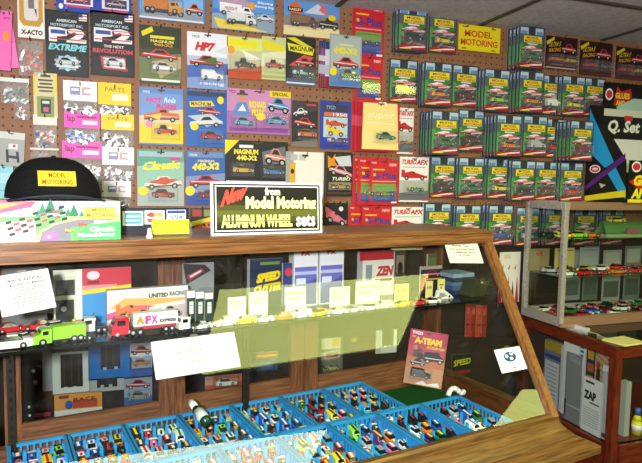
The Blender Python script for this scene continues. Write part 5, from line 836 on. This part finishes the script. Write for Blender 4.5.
MB().box(.008, .011, s, Dc-s, s, Hc-s, GLASS).build('side_glass', t); MB().box(s, UR-s, .008, .011, s, Hc-s, GLASS).build('front_glass', t); MB().box(s, UR-s, s, Dc-s, Hc-.012, Hc-.006, BRUSH).build('lid', t)
MB().box(s, UR-s, Dc-.006, Dc-.002, s, Hc-s, GLASS).build('back_glass', t); MB().box(s, UR-s, s, Dc-s, .012, .02, M('4a3f34', .5)).build('floor_panel', t)
zs = [onp(540, y, (UX+.01, 0, 0), (1, 0, 0)).z-UZ0 for y in (236, 273)]
for z in zs: MB().box(.012, UR-.012, s*.7, Dc-.012, z-.005, z, glassy('shelf_glass', (.82, .9, .8, 1), 0, 1.2)).build('shelf', t)
def kcars(rows, zl, nm, cols, L=.074):
    k = 0
    for ri, (y, xs) in enumerate(rows):
        for i, x in enumerate(xs):
            c, a = cols[k % len(cols)]; k += 1; st = ['sports', 'sports', 'sedan', 'f1', 'sports', 'hot'][(k*7+ri) % 6]
            toy('toy_car', f'{c} toy car with {a} stripe, {["front", "second", "third"][ri]} line, {ORD[i]} from the case corner, {nm}', st, CN_[c], CN_[a], L, (x+rnd.uniform(-.004, .004), y+rnd.uniform(-.004, .004), UZ0+zl), rnd.choice([0, math.pi])+rnd.uniform(-.4, .4), 'cars in the glass case')
xr = lambda x0, n_, d: [UX+x0+d*i for i in range(n_)]
kcars([(UF+.05, xr(.075, 8, .085)), (UF+.115, xr(.075, 8, .085)), (UF+.18, xr(.075, 8, .085))], .02, 'case floor', [('maroon', 'red'), ('red', 'maroon'), ('cyan', 'white'), ('white', 'red'), ('maroon', 'white'), ('silver', 'black'), ('red', 'white'), ('black', 'white'), ('red', 'silver'), ('green', 'white'), ('blue', 'white'), ('maroon', 'silver'), ('white', 'black')])
kcars([(UF+.06, xr(.075, 8, .085)), (UF+.15, xr(.075, 8, .085))], zs[1], 'lower case shelf', [('white', 'silver'), ('red', 'yellow'), ('red', 'black'), ('orange', 'red'), ('red', 'white'), ('white', 'yellow'), ('orange', 'white'), ('yellow', 'white'), ('silver', 'red'), ('brown', 'white'), ('yellow', 'black')])
kcars([(UF+.08, [UX+.07, UX+.14, UX+.2]), (UF+.16, [UX+.06, UX+.13])], zs[0], 'upper case shelf', [('yellow', 'black'), ('lime', 'yellow'), ('orange', 'red'), ('black', 'silver'), ('yellow', 'white')])
p = hz(622, 235, UZ0+zs[0]); o = thing('track_board', 'pale green folded track board with yellow car, on the upper case shelf', 'toy track', (UX+.37, UF+.10, UZ0+zs[0]), 0)
mb = MB(); mb.bbox(-.12, .22, -.055, .055, 0, .012, '8a9f78', .002); mb.add([(-.1, -.03, .0125), (.2, -.03, .0125), (.2, .03, .06), (-.06, .03, .06)], [(0, 1, 2, 3)], '5f8a50'); mb.add([(-.1, .034, .0125), (.2, .034, .0125), (.2, .03, .06), (-.06, .03, .06)], [(3, 2, 1, 0)], '4f7a44'); mb.box(-.02, .04, -.058, -.05, .012, .035, '8a5a5a'); mb.build('board', o)
toy('toy_car', 'bright yellow toy car parked high on the pale green track board', 'sports', CN_['yellow'], CN_['yellow'], .07, (UX+.37, UF+.12, UZ0+zs[0]+.056), 2.9, 'cars in the glass case')
for k in range(3):
    xx = UX+.06+k*.13
    o = thing('backing_board', ['plain tan card with red figures', 'pale yellow card', 'silvery grey card'][k] + ' standing at the back of the lower case shelf', 'card', (xx, UB-.025, UZ0+zs[1])); mb = MB(); mb.box(-.05, .05, 0, .004, 0, .09, ['8f7f58', 'b8a860', '8f9494'][k]); art(mb, .1, .09, [('t', '4R', .3, .12, .7, .34, 'a83a2a')] if k == 0 else [('r', .1, .1, .9, .14, '6a6450')], 0); mb.build('card', o)

# ------------------------------------------------------------------ black display carton on top of the glass case
DX, DB, DF = 1.845, 1.955, 1.738
t = thing('display_carton', 'black open counter carton with blue and purple stripes on the glass case', 'carton', (DX, DF, UZ1))
def sp(px, py, d=0): q = onp(px, py, (DX-d, 0, 0), (1, 0, 0)); return (-d, min(max(q.y, DF), DB)-DF, max(q.z, UZ1+.0)-UZ1)
out = [(584, 204), (583.5, 150), (590, 106), (596, 110), (626, 160), (626, 205)]
mb = MB(); O = [sp(*p) for p in out]; O = [(x, y, 0 if i in (0, 5) else z) for i, (x, y, z) in enumerate(O)]
mb.add(O+[(x+.003, y, z) for x, y, z in O], [tuple(range(5, -1, -1)), tuple(range(6, 12))]+[(i, (i+1) % 6, 6+(i+1) % 6, 6+i) for i in range(6)], '0e0d10')
def face(pts, col, d): mb.add([sp(x, y, d) for x, y in pts], [tuple(range(len(pts)))[::-1]], col)
face([(585, 150), (590.5, 108), (591.5, 112), (614, 162), (605, 168)], '1f9fd8', .0006); face([(608, 174), (616, 165), (626, 190), (626, 195)], '1f9fd8', .0006) if 0 else face([(606.5, 172), (615, 166), (625.5, 188), (625.5, 199), (619, 193)], '1f9fd8', .0006)
face([(584.5, 186), (625.5, 153), (625.5, 160), (584.5, 191)], '5a1f7a', .001); face([(584.5, 196), (625.5, 190), (625.5, 197), (584.5, 202)], 'e8d81c', .0013)
el = lambda cx, cy, rx, ry: [(cx+rx*math.cos(i*math.pi/6), cy+ry*math.sin(i*math.pi/6)) for i in range(12)]
face(el(595, 169, 5.5, 4.2), 'f0ece8', .0016); face(el(595, 169, 4.6, 3.2), 'c8303a', .0019); face(el(595, 169, 3, 1.4), 'f0d8d8', .0022)
face([(599, 183), (606, 185), (601, 188)], 'c8c89a', .0016); mb.build('side_panel', t)
fw = .3; fh = onp(626, 160, (0, DF, 0), (0, 1, 0)).z-UZ1
mb = MB(); mb.box(.0032, fw, 0, .003, 0, fh, '0e0d10'); art(mb, fw, fh, [('o', .12, .15, .08, .13, 'f0ece8'), ('o', .12, .15, .065, .09, 'c8303a'), ('p', [(-.0, .5), (.3, .3), (1, .24), (1, .9), (.3, .8)], 'c81f28'), ('t', 'GLUES', .07, .34, .6, .6, 'ece02a', {'bold': .06, 'sh': .2}), ('t', 'AND', .05, .66, .42, .9, 'ece02a', {'bold': .06, 'sh': .2}), ('r', 0, .92, 1, 1, 'e8d81c')], 0, x0=.0032); mb.build('front_panel', t)
mb = MB(); mb.box(.003, fw, 0, .212, 0, .004, '0e0d10'); mb.build('tray_base', t)
hzz = onp(606, 82, (0, DB, 0), (0, 1, 0)).z-UZ1; hx0 = onp(603, 100, (0, DB, 0), (0, 1, 0)).x-DX; hw_ = fw-hx0; mb = MB(); mb.box(hx0, fw, DB-DF-.004, DB-DF, 0, hzz, '140e10'); mb.box(.0032, hx0, DB-DF-.004, DB-DF, 0, hzz*.8, '140e10')
art(mb, hw_, hzz, [('o', .12, .1, .09, .05, 'f0ece8'), ('o', .12, .1, .07, .035, 'c8303a'), ('p', [(.22, .19), (.3, .03), (.4, .07), (.62, .04), (.7, .19)], 'b8202a'), ('t', 'GLUES', .26, .08, .6, .13, 'e8c82a', {'bold': .05}), ('t', 'AND', .28, .145, .5, .19, 'e8c82a', {'bold': .05}), ('p', [(.3, .2), (.7, .12), (1, .12), (1, .24), (.34, .24)], 'a8c8b4'), ('r', .02, .22, 1, .28, 'd0d4c0'), ('r', .04, .28, 1, .47, '16181a'), ('t', 'Q. Set', .1, .31, .86, .43, 'e8ecd8', {'bold': .04, 'sh': .2}), ('r', .5, .27, .7, .31, 'c82a34'), ('r', .04, .47, 1, .75, 'e2e4dc')], DB-DF-.004, x0=hx0); mb.build('back_panel', t)

# ------------------------------------------------------------------ label check while building
